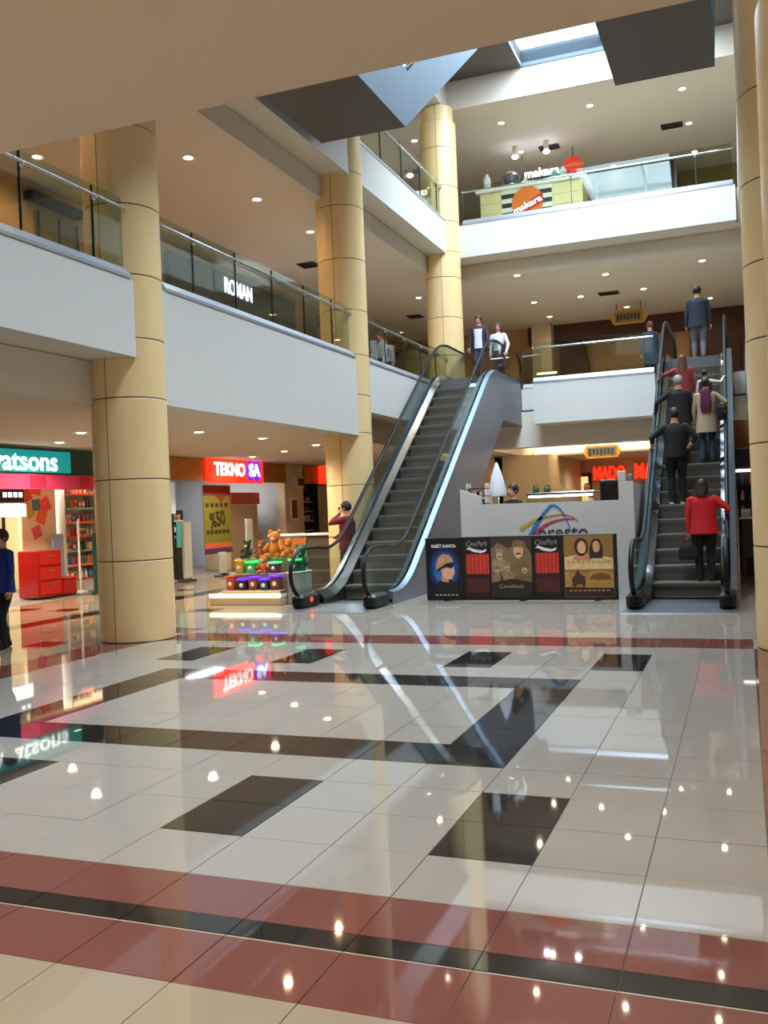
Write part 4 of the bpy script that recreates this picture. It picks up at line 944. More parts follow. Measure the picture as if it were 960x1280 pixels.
for (a, c, d, e, lab) in ((TX0, TX1, TY0, TY0+.08, 'front'), (TX0, TX1, TY1-.08, TY1, 'rear')):
    t = thing('cove_light', 'glowing cove strip along the %s edge of the raised ceiling tray' % lab, 'light', ((a+c)/2, (d+e)/2, 3.62))
    b = MB(); b.box(a+.1, c-.1, d, e, 3.62, 3.70); obj('ledge', b, M_ring, t); b = MB(); b.box(a+.15, c-.15, d+.01, e-.01, 3.70, 3.74); obj('lamp_strip', b, mat('cove_lamp', (255, 214, 140), .5, emit=9), t)
    light('cove_glow', 'AREA', ((a+c)/2, (d+e)/2+(.3 if lab == 'front' else -.3), 3.78), 120, (1, .85, .6), 4.6, .3, rot=(math.pi, 0, 0))

# right-hand shop sliver between the escalator and the right column
t = thing('shop_counter', 'dark shop counter with white top behind the right escalator', 'counter', (.35, 21.3, 0))
b = MB(); b.cbox(-.08, 1.2, 21.0, 21.6, .5, 1.33, .02); obj('body', b, M_blackplastic, t); b = MB(); b.cbox(-.1, 1.22, 20.97, 21.62, 1.33, 1.37, .01); obj('top', b, M_ring, t)
for x in (-.05, 1.1):
    b = MB(); b.box(x, x+.06, 21.05, 21.5, 0, .5); obj('leg', b, M_wood, t)
t = thing('shop_shelving', 'dark brown goods shelving with a white light strip behind the right escalator', 'shelf', (.35, 23, 0))
b = MB(); b.cbox(-.14, 1.4, 22.9, 23.3, 0, 2.8, .02); obj('body', b, mat('shelf_brown', (58, 36, 24), .6), t)
b = MB(); b.cbox(-.14, 1.4, 22.7, 22.9, 2.42, 2.9, .02); obj('header', b, M_blackplastic, t); b = MB(); b.box(-.14, 1.4, 22.68, 22.72, 2.36, 2.42); obj('light_strip', b, mat('white_lit', (255, 252, 246)), t)
for k in range(4):
    b = MB(); b.box(-.12, 1.38, 22.65, 22.9, 1.0+.34*k, 1.03+.34*k); obj('shelf', b, mat('shelf_brown', (58, 36, 24)), t)
    for i in range(3): product(-.02+.2*i, 22.76, 1.03+.34*k, 1, (k+i*3) % 10, PN[(k+i*3) % 10]+' bottle on the %s shelf of the dark brown shelving at right' % ORD[k], 'bottles on the dark shelving')
b = MB(); b.box(-.2, 1.6, 23.3, 23.5, 2.9, 3.58); struct('wall_right.001', b, M_orangewood)
t = thing('white_box', 'white open carton on the dark shop counter behind the right escalator', 'box', (.03, 21.2, 1.37))
b = MB(); b.cbox(-.06, .12, 21.1, 21.3, 1.37, 1.46, .01); obj('body', b, M_ring, t); b = MB(); b.prism([(21.1, 1.46), (21.13, 1.46), (21.0, 1.55), (20.97, 1.55)], 'x', -.06, .12); obj('flap', b, M_ring, t)

# ------------------------------------------------------------------ first floor, left: dark shop front
t = thing('shop_sign', 'long dark shop fascia with white glowing capitals on the left upper gallery', 'sign', (-13.95, 24.9, 8.0))
b = MB(); b.cbox(-14.1, -13.9, 21.2, 28.6, 8.0, 8.95, .02); obj('fascia', b, M_charcoal, t)
text('lettering', 'ROMAN', 1.62, .46, (-13.88, 24.74, 8.55), '+x', mat('violet_white', (226, 222, 255), .4, emit=2.4), t, .03, .01)
b = MB(); b.box(-14.1, -13.96, 21.6, 28.4, F1, 8.0); obj('dark_window', b, mat('dark_window', (40, 36, 34), .2), t)
b = MB(); b.box(-13.96, -13.95, 23.7, 25.0, F1+.4, 8.0); obj('lit_window', b, mat('lit_window', (232, 206, 130), .5, emit=.5), t)
for y in (23.65, 25.0, 26.6, 28.2):
    b = MB(); b.box(-13.97, -13.92, y, y+.05, F1, 8.0); obj('mullion', b, M_darksteel, t)
t = thing('shopfront', 'grey shop window with a dark slanted header behind the near glass balustrade', 'shop front', (-13.95, 16.8, F1))
b = MB(); b.cbox(-14.1, -13.85, 16.0, 17.7, 8.75, 8.95, .02); obj('header', b, M_blackplastic, t); b = MB(); b.box(-14.1, -14.0, 16.3, 17.6, F1+.5, 8.6); obj('window', b, mat('dull_window', (126, 124, 96), .3), t)
for y in (16.3, 16.95, 17.56):
    b = MB(); b.box(-14.02, -13.97, y, y+.04, F1+.5, 8.6); obj('mullion', b, M_darksteel, t)
t = thing('shop_shelving', 'dark ladder of shelves beside the second column on the upper gallery', 'shelf', (-13.8, 30.1, F1))
b = MB(); b.box(-14.0, -13.6, 29.6, 30.6, F1, 8.7); obj('back_panel', b, mat('shelf_grey', (110, 104, 96), .6), t)
for k in range(5):
    b = MB(); b.box(-13.6, -13.4, 29.6, 30.6, F1+.5+.6*k, F1+.62+.6*k); obj('shelf', b, M_charcoal, t)
t = thing('clothes_rack', 'dark shop rack seen through the far left balustrade', 'rack', (-13.5, 33, F1))
b = MB(); b.cbox(-14.0, -13.2, 31.8, 36.5, F1, 7.9, .03); obj('body', b, mat('rack_dark', (50, 42, 40), .6), t); b = MB(); b.cbox(-13.2, -13.1, 31.8, 36.5, 7.9, 8.3, .02); obj('header', b, mat('rack_brown', (96, 60, 44), .6), t)

# first floor, back wall
b = MB(); b.box(-8.2, .6, 39.0, 39.2, 8.45, 9.2); obj('wall_cladding', b, M_wood, None, label='dark wooden fascia strip along the back wall above the balcony', cat='cladding')
for i in range(4):
    b = MB(); x = -1.75+.62*i; b.box(x, x+.6, 39.0, 39.17, F1, 8.44); obj('wood_panel', b, M_wood, None, label='tall dark wooden wall panel behind the man at the escalator top, %s of four' % ('first', 'second', 'third', 'last')[i], cat='panel', group='wooden wall panels')
b = MB(); b.box(-7.9, -7.1, 38.3, 39.0, F1, 9.2); obj('pier', b, M_wall, None, label='pale yellow pier left of the balcony glass upstairs', cat='pier')
b = MB(); b.prism([(-6.9, F1), (-5.4, F1), (-5.9, 8.45), (-6.9, 8.45)], 'y', 38.9, 39.19); obj('wall_panel', b, M_wood, None, label='slanted dark brown wall panel beside the pale pier', cat='panel')
b = MB(); b.box(-5.2, -1.9, 38.95, 39.19, F1, 7.1); obj('wall_panel', b, mat('greyglass', (92, 96, 96), .25), None, label='low grey wall panel behind the balcony glass', cat='panel')
t = thing('bench_lamp', 'glowing horizontal lamp bar seen through the left end of the balcony glass', 'lamp', (-7.3, 38.2, 7.1))
b = MB(); b.cbox(-7.75, -6.85, 38.15, 38.3, 7.05, 7.2, .03); obj('housing', b, M_gold, t); b = MB(); b.box(-7.7, -6.9, 38.12, 38.15, 7.09, 7.16); obj('lamp_bar', b, mat('bar_lamp', (255, 240, 170), .5, emit=6), t)
b = MB(); b.box(-7.5, -7.42, 38.2, 38.3, F1, 7.06); obj('post', b, M_darksteel, t)

# ------------------------------------------------------------------ top floor: striped kiosk
MY = 31.5
t = thing('snack_kiosk', 'cream kiosk with black and white stripes and an orange disc on the top floor', 'kiosk', (-6.35, MY, F2))
b = MB(); b.cbox(-8.1, -4.6, MY, MY+1.2, F2, 12.55, .02); obj('body', b, mat('kiosk_cream', (232, 216, 160), .5), t)
for z in (11.1, 11.45, 11.8, 12.15):
    for (a, c) in ((-8.1, -7.3), (-5.7, -4.6)):
        b = MB(); b.box(a, c, MY-.006, MY, z, z+.015); obj('panel_joint', b, mat('joint_tan', (190, 170, 120), .6), t)
b = MB(); b.cbox(-8.25, -4.45, MY-.1, MY+1.3, 12.55, 12.70, .03); obj('counter_top', b, mat('counter_white', (246, 246, 240), .3), t)
for k in range(11):
    z = 10.85+.155*k; b = MB(); b.box(-7.34, -5.62, MY-.02, MY, z, z+.155); obj('stripe', b, mat('stripe_black', (44, 42, 40), .5) if k % 2 else mat('stripe_white', (238, 234, 220), .5), t)
def disc(cx, cz, r, y, m, a0=0, a1=2*math.pi, n=28):
    b = MB(); b.prism([(cx+r*math.cos(a0+(a1-a0)*k/n), cz+r*math.sin(a0+(a1-a0)*k/n)) for k in range(n+(0 if abs(a1-a0-2*math.pi) < 1e-6 else 1))], 'y', y-.015, y); return b
obj('logo_disc', disc(-6.45, 12.02, .54, MY-.03, 0), mat('disc_orange', (240, 120, 30), .4), t)
b = MB(); b.prism([(-6.99, 11.80), (-6.6, 11.94), (-6.2, 12.16), (-5.92, 12.28), (-5.91, 11.98), (-6.2, 11.84), (-6.6, 11.64), (-6.90, 11.60)], 'y', MY-.06, MY-.045); obj('logo_swoosh', b, mat('swoosh_red', (200, 36, 24), .4), t)
text('lettering', 'makara', 1.02, .22, (-6.45, MY-.07, 11.93), '-y', M_wlet, t, .012, .02, R_(20))
t = thing('kiosk_sign', 'white glowing lettering with a red round badge above the striped kiosk', 'sign', (-5.9, 33.5, 13.0))
b = MB(); b.box(-7.2, -5.0, 33.5, 33.56, 13.46, 13.52); obj('rail', b, M_darksteel, t)
for x in (-7.0, -5.2):
    b = MB(); b.cyl((x, 33.53, 13.5), .015, .9, 6); obj('hanger', b, M_darksteel, t)
text('lettering', 'makara', 1.25, .30, (-6.3, 33.47, 13.66), '-y', mat('white_glow', (255, 250, 245), .4, emit=3), t, .04, .02)
obj('round_badge', disc(-5.2, 13.70, .34, 33.5, 0), mat('badge_red', (200, 40, 24), .4, emit=.6), t)
b = MB(); b.prism([(-5.6, 13.7), (-5.2, 13.82), (-4.8, 13.76), (-4.8, 13.64), (-5.2, 13.68)], 'y', 33.46, 33.48); obj('badge_swoosh', b, mat('badge_orange', (240, 130, 60), .4), t)
for i, (x, lab) in enumerate(((-7.05, 'left white spotlight above the striped kiosk'), (-5.95, 'right white spotlight above the striped kiosk'))):
    t = thing('spotlight', lab, 'light', (x, 32.6, 14.0)); b = MB(); b.cyl((x, 32.6, 14.05), .09, .35, 12); obj('housing', b, M_ring, t, SM); b = MB(); b.ball((x, 32.6, 14.04), .11, .11, .07, 12, 7); obj('lamp_lens', b, M_lampcool, t, SM)
    light('spot_beam', 'SPOT', (x, 32.6, 13.92), 150, (.95, .95, 1), .08, spot=1.8)
for i, (x, c, lab, h) in enumerate(((-7.95, (230, 232, 232), 'white bottle at the left end of the kiosk counter', .6), (-7.1, (80, 84, 84), 'dark grey machine on the kiosk counter, left of the disc', .55), (-6.6, (150, 160, 160), 'silver tub on the kiosk counter above the disc', .25), (-5.6, (120, 190, 200), 'pale blue canister on the kiosk counter, right side', .4), (-5.3, (210, 230, 232), 'white canister beside the pale blue one', .45))):
    t = thing('canister', lab, 'container', (x, MY+.5, 12.7)); r = .12 if i != 1 else .3
    b = MB(); b.lathe([(.01, 0), (r, 0), (r*1.04, h*.1), (r*1.04, h*.8), (r*.6, h), (.01, h)], (x, MY+.5, 12.7), 12, caps=False); obj('body', b, mat('can%d' % i, c, .4), t, SM); b = MB(); b.cyl((x, MY+.5, 12.7+h), r*.5, .06, 10); obj('lid', b, M_ring, t)
t = thing('shopfront', 'pale shop front with a grey blue notice right of the striped kiosk', 'shop front', (-3.4, 36.5, F2))
b = MB(); b.box(-4.8, -1.9, 36.5, 36.7, F2, 14.38); obj('panel', b, mat('pale_panel', (78, 72, 62), .6), t); b = MB(); b.box(-4.1, -3.3, 36.48, 36.5, 13.4, 14.0); obj('notice', b, mat('notice_blue', (74, 84, 92), .5), t)
for x in (-4.85, -3.0, -1.95):
    b = MB(); b.box(x, x+.08, 36.42, 36.5, F2, 14.38); obj('mullion', b, M_alu, t)
b = MB(); b.box(-1.85, 1.2, 38.0, 38.3, F2, 14.4); struct('wall_back.005', b, mat('olive_wall', (150, 128, 72), .6))

# ------------------------------------------------------------------ people
M_skin = mat('skin', (204, 150, 120), .55, var=.03, scale=20)
M_eye = mat('eye_dark', (30, 24, 22), .3); M_lip = mat('lip', (160, 84, 76), .5)
def cloth(c): return mat('cloth%d_%d_%d' % c, c, .85, var=.12, scale=24, bump=.15)
def hairm(c): return mat('hair%d_%d_%d' % c, c, .55, var=.25, scale=40, stretch=(6, 6, 1))
def ik(a, b, l1, l2, pole):
    a, b, pole = Vector(a), Vector(b), Vector(pole); d = b-a; L = d.length
    if L > (l1+l2)*.995: b = a+d.normalized()*(l1+l2)*.995; d = b-a; L = d.length
    x = (l1*l1-l2*l2+L*L)/(2*L); hgt = math.sqrt(max(l1*l1-x*x, 0)); n = d.normalized()
    p = pole-n*pole.dot(n); p = p.normalized() if p.length > 1e-5 else Vector((0, 0, 1))
    return a+n*x+p*hgt, b
def seg_d(p, a, b):
    ab = b-a; t = max(0, min(1, (p-a).dot(ab)/max(ab.length_squared, 1e-9))); return (p-(a+ab*t)).length, t
def person(label, loc, rz, H, hands, feet=((-.055, 0), (.055, 0)), top=(40, 40, 44), legs=(30, 30, 34), shoes=(24, 22, 22), hair=(34, 26, 22), hair_style='short',
           sleeve=1.0, lean=0.0, head_turn=0.0, head_tilt=0.0, garment=None, skirt=None, hand_dirs=(None, None), poles=((-1, -.6, -.4), (1, -.6, -.4)), group=None, build=1.0, foot_z=(0, 0)):
    """hands / feet are given in the figure's own frame (x right, y ahead), in figure heights"""
    root = local_thing('person', label, 'person', loc, rz, group)
    h = H; w = build
    def ly(z): return lean*max(0, z-.5)*h
    b = MB(); tor = [(.455, .062, .060), (.49, .088, .068), (.53, .096, .070), (.58, .088, .062), (.63, .082, .060), (.69, .092, .066), (.745, .104, .068), (.785, .106, .062), (.812, .092, .052), (.832, .058, .042), (.848, .036, .036), (.885, .032, .035)]
    def ring(z, rx, ry, yo=0, n=20): return [(rx*h*w*math.cos(2*math.pi*k/n), ly(z)+yo*h+ry*h*w*math.sin(2*math.pi*k/n), z*h) for k in range(n)]
    b.loft([ring(z, rx, ry) for z, rx, ry in tor])
    shz = .803; arms = []; legj = []
    for i, s in enumerate((-1, 1)):
        S0 = Vector((s*.098*h*w, ly(shz), shz*h)); HT = Vector(hands[i])*h
        E0, W0 = ik(S0, HT, .165*h, .15*h, poles[i]); arms.append((S0, E0, W0))
        b.tube([S0+Vector((-s*.03*h, 0, .002*h)), S0, S0.lerp(E0, .5), E0, E0.lerp(W0, .35), W0], [.040*h*w, .040*h*w, .033*h*w, .027*h, .026*h, .0165*h], 10)
        hd = Vector(hand_dirs[i]).normalized() if hand_dirs[i] else (W0-E0).normalized()
        b.tube([W0-hd*.01*h, W0+hd*.02*h, W0+hd*.05*h], [(.018*h, .015*h), (.023*h, .014*h), (.022*h, .013*h)], 10)
        hip = Vector((s*.05*h*w, 0, .50*h)); fz = foot_z[i]*h; ank = Vector((feet[i][0]*h, feet[i][1]*h, .042*h+fz))
        Kn, An = ik(hip, ank, .232*h, .235*h, (0, 1, 0)); legj.append((hip, Kn, An))
        b.tube([hip+Vector((0, 0, .02*h)), hip.lerp(Kn, .35), Kn, Kn.lerp(An, .35), An], [.056*h*w, .052*h*w, .036*h*w, .037*h*w, .025*h], 12)
        b.tube([An+Vector((0, -.028*h, -.018*h)), An+Vector((0, .03*h, -.014*h)), An+Vector((0, .095*h, -.026*h))], [(.022*h, .024*h), (.025*h, .027*h), (.022*h, .014*h)], 10)
    # head with nose, chin, ears
    Rt = Matrix.Rotation(head_turn, 3, 'Z') @ Matrix.Rotation(head_tilt, 3, 'X'); hc = Vector((0, ly(.93)+.008*h, .932*h))
    hm = MB(); hm.ball((0, 0, .012*h), .047*h, .056*h, .058*h, 20, 14); hm.ball((0, .014*h, -.022*h), .037*h, .040*h, .044*h, 16, 10)
    hm.tube([(0, .052*h, .006*h), (0, .066*h, -.012*h), (0, .056*h, -.016*h)], [.006*h, .0085*h, .006*h], 8)
    for s in (-1, 1): hm.ball((s*.047*h, -.002*h, -.004*h), .007*h, .012*h, .018*h, 8, 6)
    hv = [tuple(Rt @ Vector(v)+hc) for v in hm.v]; b.add(hv, hm.f)
    b.tube([(0, ly(.84), .835*h), tuple(hc+Vector((0, -.012*h, -.03*h)))], [.036*h, .034*h], 12)
    # one continuous skin: voxel remesh of the union
    tm = bpy.data.meshes.new('tmp'); tm.from_pydata(b.v, [], b.f); to = bpy.data.objects.new('tmp', tm); COL.objects.link(to)
    md = to.modifiers.new('r', 'REMESH'); md.mode = 'VOXEL'; md.voxel_size = .0085*h
    m2 = to.modifiers.new('s', 'SMOOTH'); m2.factor = .5; m2.iterations = 2
    dg = bpy.context.evaluated_depsgraph_get(); ev = to.evaluated_get(dg).to_mesh()
    vs = [tuple(v.co) for v in ev.vertices]; fs = [tuple(p.vertices) for p in ev.polygons]; cs = [p.center.copy() for p in ev.polygons]
    to.evaluated_get(dg).to_mesh_clear(); bpy.data.objects.remove(to); bpy.data.meshes.remove(tm)
    B = MB(); B.v = vs; B.f = fs
    for c in cs:
        best = (9, 0, 0); 
        for i in (0, 1):
            S0, E0, W0 = arms[i]
            d1, t1 = seg_d(c, S0, E0); d2, t2 = seg_d(c, E0, W0); hd = (W0-E0).normalized()*.09*h if not hand_dirs[i] else Vector(hand_dirs[i]).normalized()*.09*h
            d3, t3 = seg_d(c, W0, W0+hd)
            for d, q in ((d1-.036*h, t1*.5), (d2-.024*h, .5+t2*.5), (d3-.018*h, 1.01)):
                if d < best[0]: best = (d, q, i)
        legd = min(seg_d(c, a, k)[0] for l in legj for a, k in ((l[0], l[1]), (l[1], l[2])))
        if best[0] < .012*h and (best[1] > .28) and legd > .05*h or (best[0] < .012*h and best[1] > 1): m = 0 if best[1] > sleeve else 1
        elif c.z > .845*h: m = 0
        elif c.z > .50*h: m = 1
        else:
            za = min((c-l[2]).length for l in legj); m = 3 if any(c.z < l[2].z+.012*h and (c-l[2]).length < .13*h for l in legj) else 2
        B.m.append(m)
    # fingers and thumbs
    for i, s in enumerate((-1, 1)):
        S0, E0, W0 = arms[i]; hd = Vector(hand_dirs[i]).normalized() if hand_dirs[i] else (W0-E0).normalized()
        side = hd.cross(Vector((0, 0, 1))); side = side.normalized() if side.length > .2 else Vector((0, 1, 0)); dn = side.cross(hd).normalized()
        if dn.z > 0: dn = -dn
        for q, L in ((-1.5, .036), (-.5, .043), (.5, .041), (1.5, .032)):
            p0 = W0+hd*.046*h+side*q*.0105*h; p1_ = p0+(hd*.9+dn*.35)*L*.5*h; p2 = p1_+(hd*.4+dn*.9)*L*.5*h
            B.tube([p0, p1_, p2], [.0058*h, .0054*h, .0042*h], 6, 0)
        ts = -side if (side.y > 0) == (s > 0) else side
        p0 = W0+hd*.016*h+ts*.016*h; p1_ = p0+(ts*.8+hd*.6)*.022*h; B.tube([p0, p1_, p1_+(hd+dn*.5).normalized()*.02*h], [.0075*h, .0066*h, .005*h], 6, 0)
    for s in (-1, 1):
        e = Rt @ Vector((s*.019*h, .0515*h, .012*h))+hc; B.ball(tuple(e), .0062*h, .005*h, .0042*h, 8, 5, 4)
        e0 = Rt @ Vector((s*.010*h, .0545*h, .022*h))+hc; e1 = Rt @ Vector((s*.030*h, .047*h, .0225*h))+hc; B.tube([e0, e1], [.0026*h, .002*h], 6, 6)
    e0 = Rt @ Vector((-.013*h, .0525*h, -.034*h))+hc; e1 = Rt @ Vector((0, .0565*h, -.0345*h))+hc; e2 = Rt @ Vector((.013*h, .0525*h, -.034*h))+hc
    B.tube([e0, e1, e2], [.0022*h, .004*h, .0022*h], 6, 5)
    obj('body', B, [M_skin, cloth(top), cloth(legs), cloth(shoes), M_eye, M_lip, hairm(hair)], root, R_(70))
    # hair
    hb = MB(); n = 20; R1, R2, R3 = .0545*h, .064*h, .0655*h; rings = []
    for k in range(9):
        a = math.pi*.5-math.pi*.80*k/8
        rings.append([(R1*math.cos(a)*math.cos(2*math.pi*j/n)*1.0, -.007*h+R2*math.cos(a)*math.sin(2*math.pi*j/n), .016*h+R3*math.sin(a)-(0 if k < 5 else 0)) for j in range(n)])
    rr = []
    for k, r in enumerate(rings):
        row = []
        for (x, y, z) in r:
            fr = max(0, y/(R2+1e-6))         # lift the hairline over the face
            lim = .016*h+R3*(.42*fr-.75*(1-fr)); row.append((x, y*(.92 if fr > .5 and z < lim else 1), max(z, lim)))
        rr.append(row)
    hb.loft(rr, 0, False)
    if hair_style in ('long', 'mid'):
        zl = {'long': -.17, 'mid': -.085}[hair_style]*h
        L = []
        for k in range(7):
            t = k/6; z = .03*h+(zl-.03*h)*t; wx = (.054+.012*math.sin(t*2.6))*h*(1-.25*max(0, t-.6)); L.append([(wx*math.cos(a), -.022*h-.018*h*t+(.042+.004*t)*h*math.sin(a), z) for a in [2*math.pi*j/16 for j in range(16)]])
        hb.loft(L)
    if hair_style == 'bun': hb.ball((0, -.075*h, .03*h), .026*h, .024*h, .024*h, 12, 8)
    hb.v = [tuple(Rt @ Vector(v)+hc) for v in hb.v]
    obj('hair', hb, hairm(hair), root, R_(60))
    def shell(name, zr, m, label=None, pad=.012, open_front=False, smooth=R_(50)):
        g = MB(); n = 24; outer = []; inner = []
        prof = sorted(zr, key=lambda q: q[0])
        for z, ex in prof:
            rx, ry = 0, 0
            for (z0, a0, b0), (z1, a1, b1) in zip(tor, tor[1:]):
                if z0 <= z <= z1: t = (z-z0)/(z1-z0); rx, ry = a0+(a1-a0)*t, b0+(b1-b0)*t
            if z < tor[1][0]: rx, ry = .094, .07
            g0 = .62 if open_front else 0; nn = n
            A = [math.pi/2+g0+(2*math.pi-2*g0)*k/nn for k in range(nn+1)] if open_front else [2*math.pi*k/nn for k in range(nn)]
            outer.append([((rx+pad+ex)*h*w*math.cos(a), ly(z)+(ry+pad+ex*.8)*h*w*math.sin(a), z*h) for a in A])
            inner.append([((rx+pad+ex-.008)*h*w*math.cos(a), ly(z)+(ry+pad+ex*.8-.008)*h*w*math.sin(a), z*h) for a in A])
        g.loft(outer+inner[::-1]+[outer[0]], 0, False, not open_front); return obj(name, g, cloth(m), root, smooth, label)
    for g_ in (garment if isinstance(garment, list) else [garment] if garment else []): shell(*g_)
    if skirt: shell('skirt', [(skirt[0], .012), ((skirt[0]+.5)/2, .006), (.50, 0), (.56, 0)], skirt[1])
    return root
def step_at(k): return 17.95+(k-1)*(5.4/19/.707)+.20, 5.4/19*k
def to_local(p, loc, rz, H):
    v = Vector(p)-Vector(loc); return tuple((Matrix.Rotation(-rz, 3, 'Z') @ v)/H)
RL, RR = -1.03-.735, -1.03+.735
def rail(side, y): return (RR if side > 0 else RL, y, rail_h(y)+.055)
# riding up, seen from behind
Y, Z = step_at(1); L = (-.70, Y, Z); H = 1.86
person('woman in bright red jacket and black trousers, lowest on the right escalator', L, 0, H, ((-.15, -.01, .445), to_local((RR-.02, Y+.22, rail_h(Y+.3)+.06), L, 0, H)), top=(196, 24, 30), legs=(16, 15, 17), hair=(38, 24, 20), hair_style='mid',
       garment=('jacket', [(.47, .012), (.53, .006), (.6, .004), (.7, 0), (.785, -.002)], (196, 24, 30)), build=1.16, head_turn=-.25, hand_dirs=((0, .1, -1), (0, 1, .3)), poles=((-1, -.5, 0), (1, -.6, -.6)))
t = thing('handbag', 'black handbag hanging from the left hand of the woman in red', 'bag', (-.70-.15*H, Y+.02, Z+.22*H)); bx, bz = -.70-.155*H, Z+.215*H
b = MB(); b.loft([[(bx-.17*q, Y-.05*q2, bz+zz), (bx+.17*q, Y-.05*q2, bz+zz), (bx+.17*q, Y+.07*q2, bz+zz), (bx-.17*q, Y+.07*q2, bz+zz)] for q, q2, zz in ((.9, .9, 0), (1, 1, .06), (.95, .8, .2), (.85, .4, .26))]); obj('bag_body', b, cloth((20, 18, 20)), t)
b = MB(); b.tube([(bx-.09, Y+.01, bz+.25), (bx-.06, Y, bz+.36), (bx, Y, bz+.40), (bx+.06, Y, bz+.36), (bx+.09, Y+.01, bz+.25)], .012, 8); obj('bag_handle', b, cloth((30, 26, 26)), t, SM)
Y, Z = step_at(6); L = (-1.27, Y, Z); H = 1.97
person('man in black with one hand on his hip on the right escalator', L, 0, H, (to_local((RL+.03, Y+.15, rail_h(Y+.2)+.06), L, 0, H), (.115, .02, .575)), top=(22, 21, 24), legs=(18, 18, 20), shoes=(30, 28, 28), hair=(24, 20, 18), sleeve=.72,
       hand_dirs=((-.3, 1, .2), (-1, .3, -.2)), poles=((-1, -.6, -.5), (1, -.35, .15)), build=1.1, garment=('shirt_hem', [(.49, .006), (.56, .004), (.64, .002), (.74, -.002)], (22, 21, 24)), head_turn=.15)
t = thing('sneaker_soles', 'pale soles of the shoes of the man with a hand on his hip', 'shoes', (-1.27, Y, Z))
for s in (-1, 1):
    b = MB(); b.cbox(-1.27+s*.108-.045, -1.27+s*.108+.045, Y-.10, Y+.02, Z+.002, Z+.035, .012); obj('sole', b, mat('sole_white', (214, 208, 200), .6), t)
Y, Z = step_at(9); L = (-.68, Y, Z); H = 1.82
person('woman in beige coat and blue jeans with a long purple scarf down her back', L, 0, H, ((-.14, .06, .50), to_local((RR-.02, Y+.22, rail_h(Y+.25)+.06), L, 0, H)), top=(186, 164, 136), legs=(52, 66, 96), hair=(40, 24, 36), hair_style='bun',
       garment=('coat', [(.36, .022), (.44, .014), (.52, .008), (.6, .004), (.7, .002), (.785, 0)], (186, 164, 136)), hand_dirs=(None, (0, 1, .3)), poles=((-1, -.5, 0), (1, -.6, -.6)))
t = thing('scarf', 'purple scarf wrapped at the neck and hanging down a beige coat', 'scarf', (-.68, Y, Z+.5*H))
b = MB(); b.lathe([(.055*H, 0), (.072*H, .012*H), (.074*H, .035*H), (.055*H, .06*H), (.045*H, .058*H)], (-.68, Y, Z+.81*H), 18, caps=False); obj('neck_wrap', b, cloth((92, 32, 60)), t, SM)
b = MB(); b.loft([[(-.68-wd*H, Y-d0*H, Z+z*H), (-.68+wd*H, Y-d0*H, Z+z*H), (-.68+wd*.8*H, Y-d0*H-.022*H, Z+z*H), (-.68-wd*.8*H, Y-d0*H-.022*H, Z+z*H)] for wd, d0, z in ((.05, .084, .59), (.066, .088, .66), (.06, .088, .74), (.055, .072, .84))]); obj('hanging_end', b, cloth((92, 32, 60)), t, SM)
t = thing('shoulder_bag', 'black shoulder bag at the right hip of the woman in beige', 'bag', (-.68+.15*H, Y, Z+.44*H)); bx, bz = -.68+.165*H, Z+.50*H
b = MB(); b.loft([[(bx-.07*q, Y-.2*q, bz+zz), (bx+.07*q, Y-.2*q, bz+zz), (bx+.07*q, Y+.1*q, bz+zz), (bx-.07*q, Y+.1*q, bz+zz)] for q, zz in ((.9, 0), (1, .1), (.95, .25), (.6, .32))]); obj('bag_body', b, cloth((22, 20, 22)), t)
b = MB(); b.tube([(bx, Y-.12, bz+.3), (bx-.05, Y-.12, Z+.72*H), (-.68+.1*H, Y-.03, Z+.845*H), (-.68+.13*H, Y+.08, Z+.74*H), (bx, Y+.06, bz+.3)], .012, 6); obj('bag_strap', b, cloth((30, 26, 26)), t, SM)
L = (-1.24, Y+.02, Z); H = 1.93
person('grey haired man in black jacket holding the left rail of the right escalator', L, 0, H, (to_local((RL+.03, Y+.15, rail_h(Y+.2)+.06), L, 0, H), (.14, .06, .47)), top=(24, 24, 28), legs=(26, 26, 30), hair=(150, 148, 146), hand_dirs=((-.3, 1, .2), None), poles=((-1, -.6, -.5), (1, -.5, 0)),
       garment=('jacket', [(.46, .012), (.54, .008), (.64, .006), (.785, .002)], (24, 24, 28)), build=1.06)
Y, Z = step_at(12); L = (-1.2, Y, Z); H = 1.68
person('woman with long brown hair and reddish top beside the left rail', L, 0, H, (to_local((RL+.04, Y+.1, rail_h(Y+.2)+.06), L, 0, H), (.14, .04, .47)), top=(140, 48, 52), legs=(40, 36, 44), hair=(92, 52, 32), hair_style='long', hand_dirs=((-.3, 1, .2), None), garment=('top', [(.47, .01), (.54, .006), (.64, .003), (.76, 0)], (140, 48, 52)))
L = (-.72, Y, Z); H = 1.30
person('dark haired child in white sleeves reaching for the right rail', L, 0, H, ((-.15, .03, .47), to_local((RR-.02, Y+.15, rail_h(Y+.15)+.06), L, 0, H)), top=(216, 206, 198), legs=(50, 50, 70), hair=(34, 22, 20), hair_style='bun', garment=('vest', [(.50, .008), (.6, .004), (.785, .0)], (44, 38, 56)), hand_dirs=(None, (.3, 1, .2)), poles=((-1, -.5, 0), (1, -.3, -.8)), head_turn=-.4)
L = (-.95, 26.15, F1); H = 1.99
person('man in dark jacket and grey jeans stepping off the top of the right escalator', L, 0, H, ((-.155, .02, .475), (.16, .03, .48)), feet=((-.06, .03), (.055, -.08)), top=(40, 46, 60), legs=(112, 112, 120), hair=(20, 17, 16), garment=('jacket', [(.46, .016), (.52, .012), (.6, .010), (.7, .008), (.785, .003)], (40, 46, 60)), build=1.08, foot_z=(0, .015))
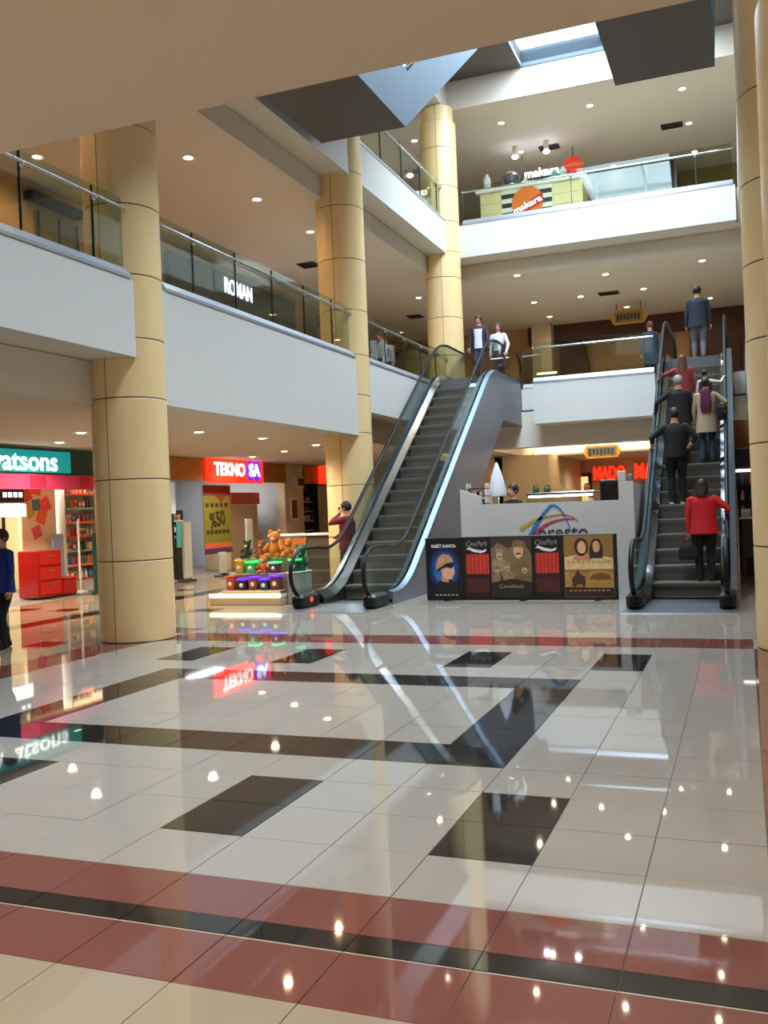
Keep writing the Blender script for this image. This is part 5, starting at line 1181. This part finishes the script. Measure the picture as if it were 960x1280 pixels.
# coming down / standing at the top of the left escalator, facing the viewer
person('man in dark cardigan over a white shirt at the top of the left escalator', (-6.87, 26.0, F1+.004), math.pi, 1.84, ((-.16, .08, .50), (.15, .06, .47)), feet=((-.06, .04), (.055, -.03)), top=(66, 40, 58), legs=(58, 66, 92), hair=(30, 22, 20), garment=[('shirt', [(.49, .004), (.55, .003), (.65, .002), (.79, .0)], (226, 228, 236), 'white shirt', .008), ('cardigan', [(.46, .014), (.55, .012), (.65, .010), (.785, .006)], (62, 42, 62), None, .012, True)], sleeve=.99, head_tilt=-.15)
person('woman in white top standing behind the man at the left escalator top', (-6.68, 27.5, F1+.004), math.pi, 1.86, ((-.14, .08, .52), (.13, .05, .46)), top=(226, 222, 224), legs=(60, 40, 60), hair=(74, 44, 30), hair_style='mid', skirt=(.28, (70, 48, 72)))
person('person in dark blue coat behind the balcony glass', (-2.50, 30.0, F1), .5, 1.9, ((-.14, .05, .48), (.14, .05, .48)), top=(52, 62, 84), legs=(40, 44, 60), hair=(96, 62, 54), garment=('coat', [(.30, .02), (.42, .014), (.52, .008), (.65, .004), (.785, 0)], (52, 62, 84)))
person('person in pale blue top far along the left upper gallery', (-10.0, 26.4, F1), 2.4, 1.76, ((-.14, .05, .48), (.14, .05, .48)), top=(170, 190, 214), legs=(40, 40, 48), hair=(40, 30, 26), skirt=(.33, (44, 44, 54)))
# ground floor
person('man in dark red jacket holding a phone to his ear beside the left escalator', (-8.45, 19.62, 0), math.pi/2, 2.04, ((-.085, .055, .862), (.10, .20, .60)), top=(112, 20, 34), legs=(28, 26, 32), hair=(30, 22, 20), garment=('jacket', [(.47, .010), (.55, .008), (.65, .006), (.785, .003)], (112, 20, 34)), head_tilt=-.2, build=1.1, hand_dirs=((.25, -.1, 1), (0, 1, .3)), poles=((-.5, .8, -.9), (1, -.4, -.4)))
b = MB(); px_, py_, pz_ = -8.45-.06*2.04, 19.62-.066*2.04, .905*2.04
b.cbox(px_-.02, px_+.02, py_-.012, py_+.012, pz_-.07, pz_+.09, .006); obj('phone', b, M_blackplastic, None, None, 'black phone held at the ear of the man in dark red', 'phone')
person('person in blue top and black trousers cut off by the left picture edge', (-10.33, 10.97, 0), 2.9, 1.76, ((-.15, .04, .47), (.15, .05, .47)), feet=((-.06, .06), (.06, -.06)), top=(24, 52, 140), legs=(18, 18, 22), hair=(40, 28, 22), garment=('sweater', [(.47, .006), (.55, .006), (.65, .004), (.76, 0)], (24, 52, 140)))
b = MB(); b.cbox(-5.36, -2.1, 18.75, 19.7, 0, .25, .02); obj('kiosk_platform', b, M_plate, None, None, 'raised grey floor platform inside the white kiosk', 'platform')
person('dark haired barista in black shirt behind the white kiosk', (-4.46, 19.15, .25), math.pi*.8, 2.0, ((-.12, .18, .52), (.12, .18, .52)), top=(26, 24, 26), legs=(26, 26, 28), hair=(26, 20, 18))
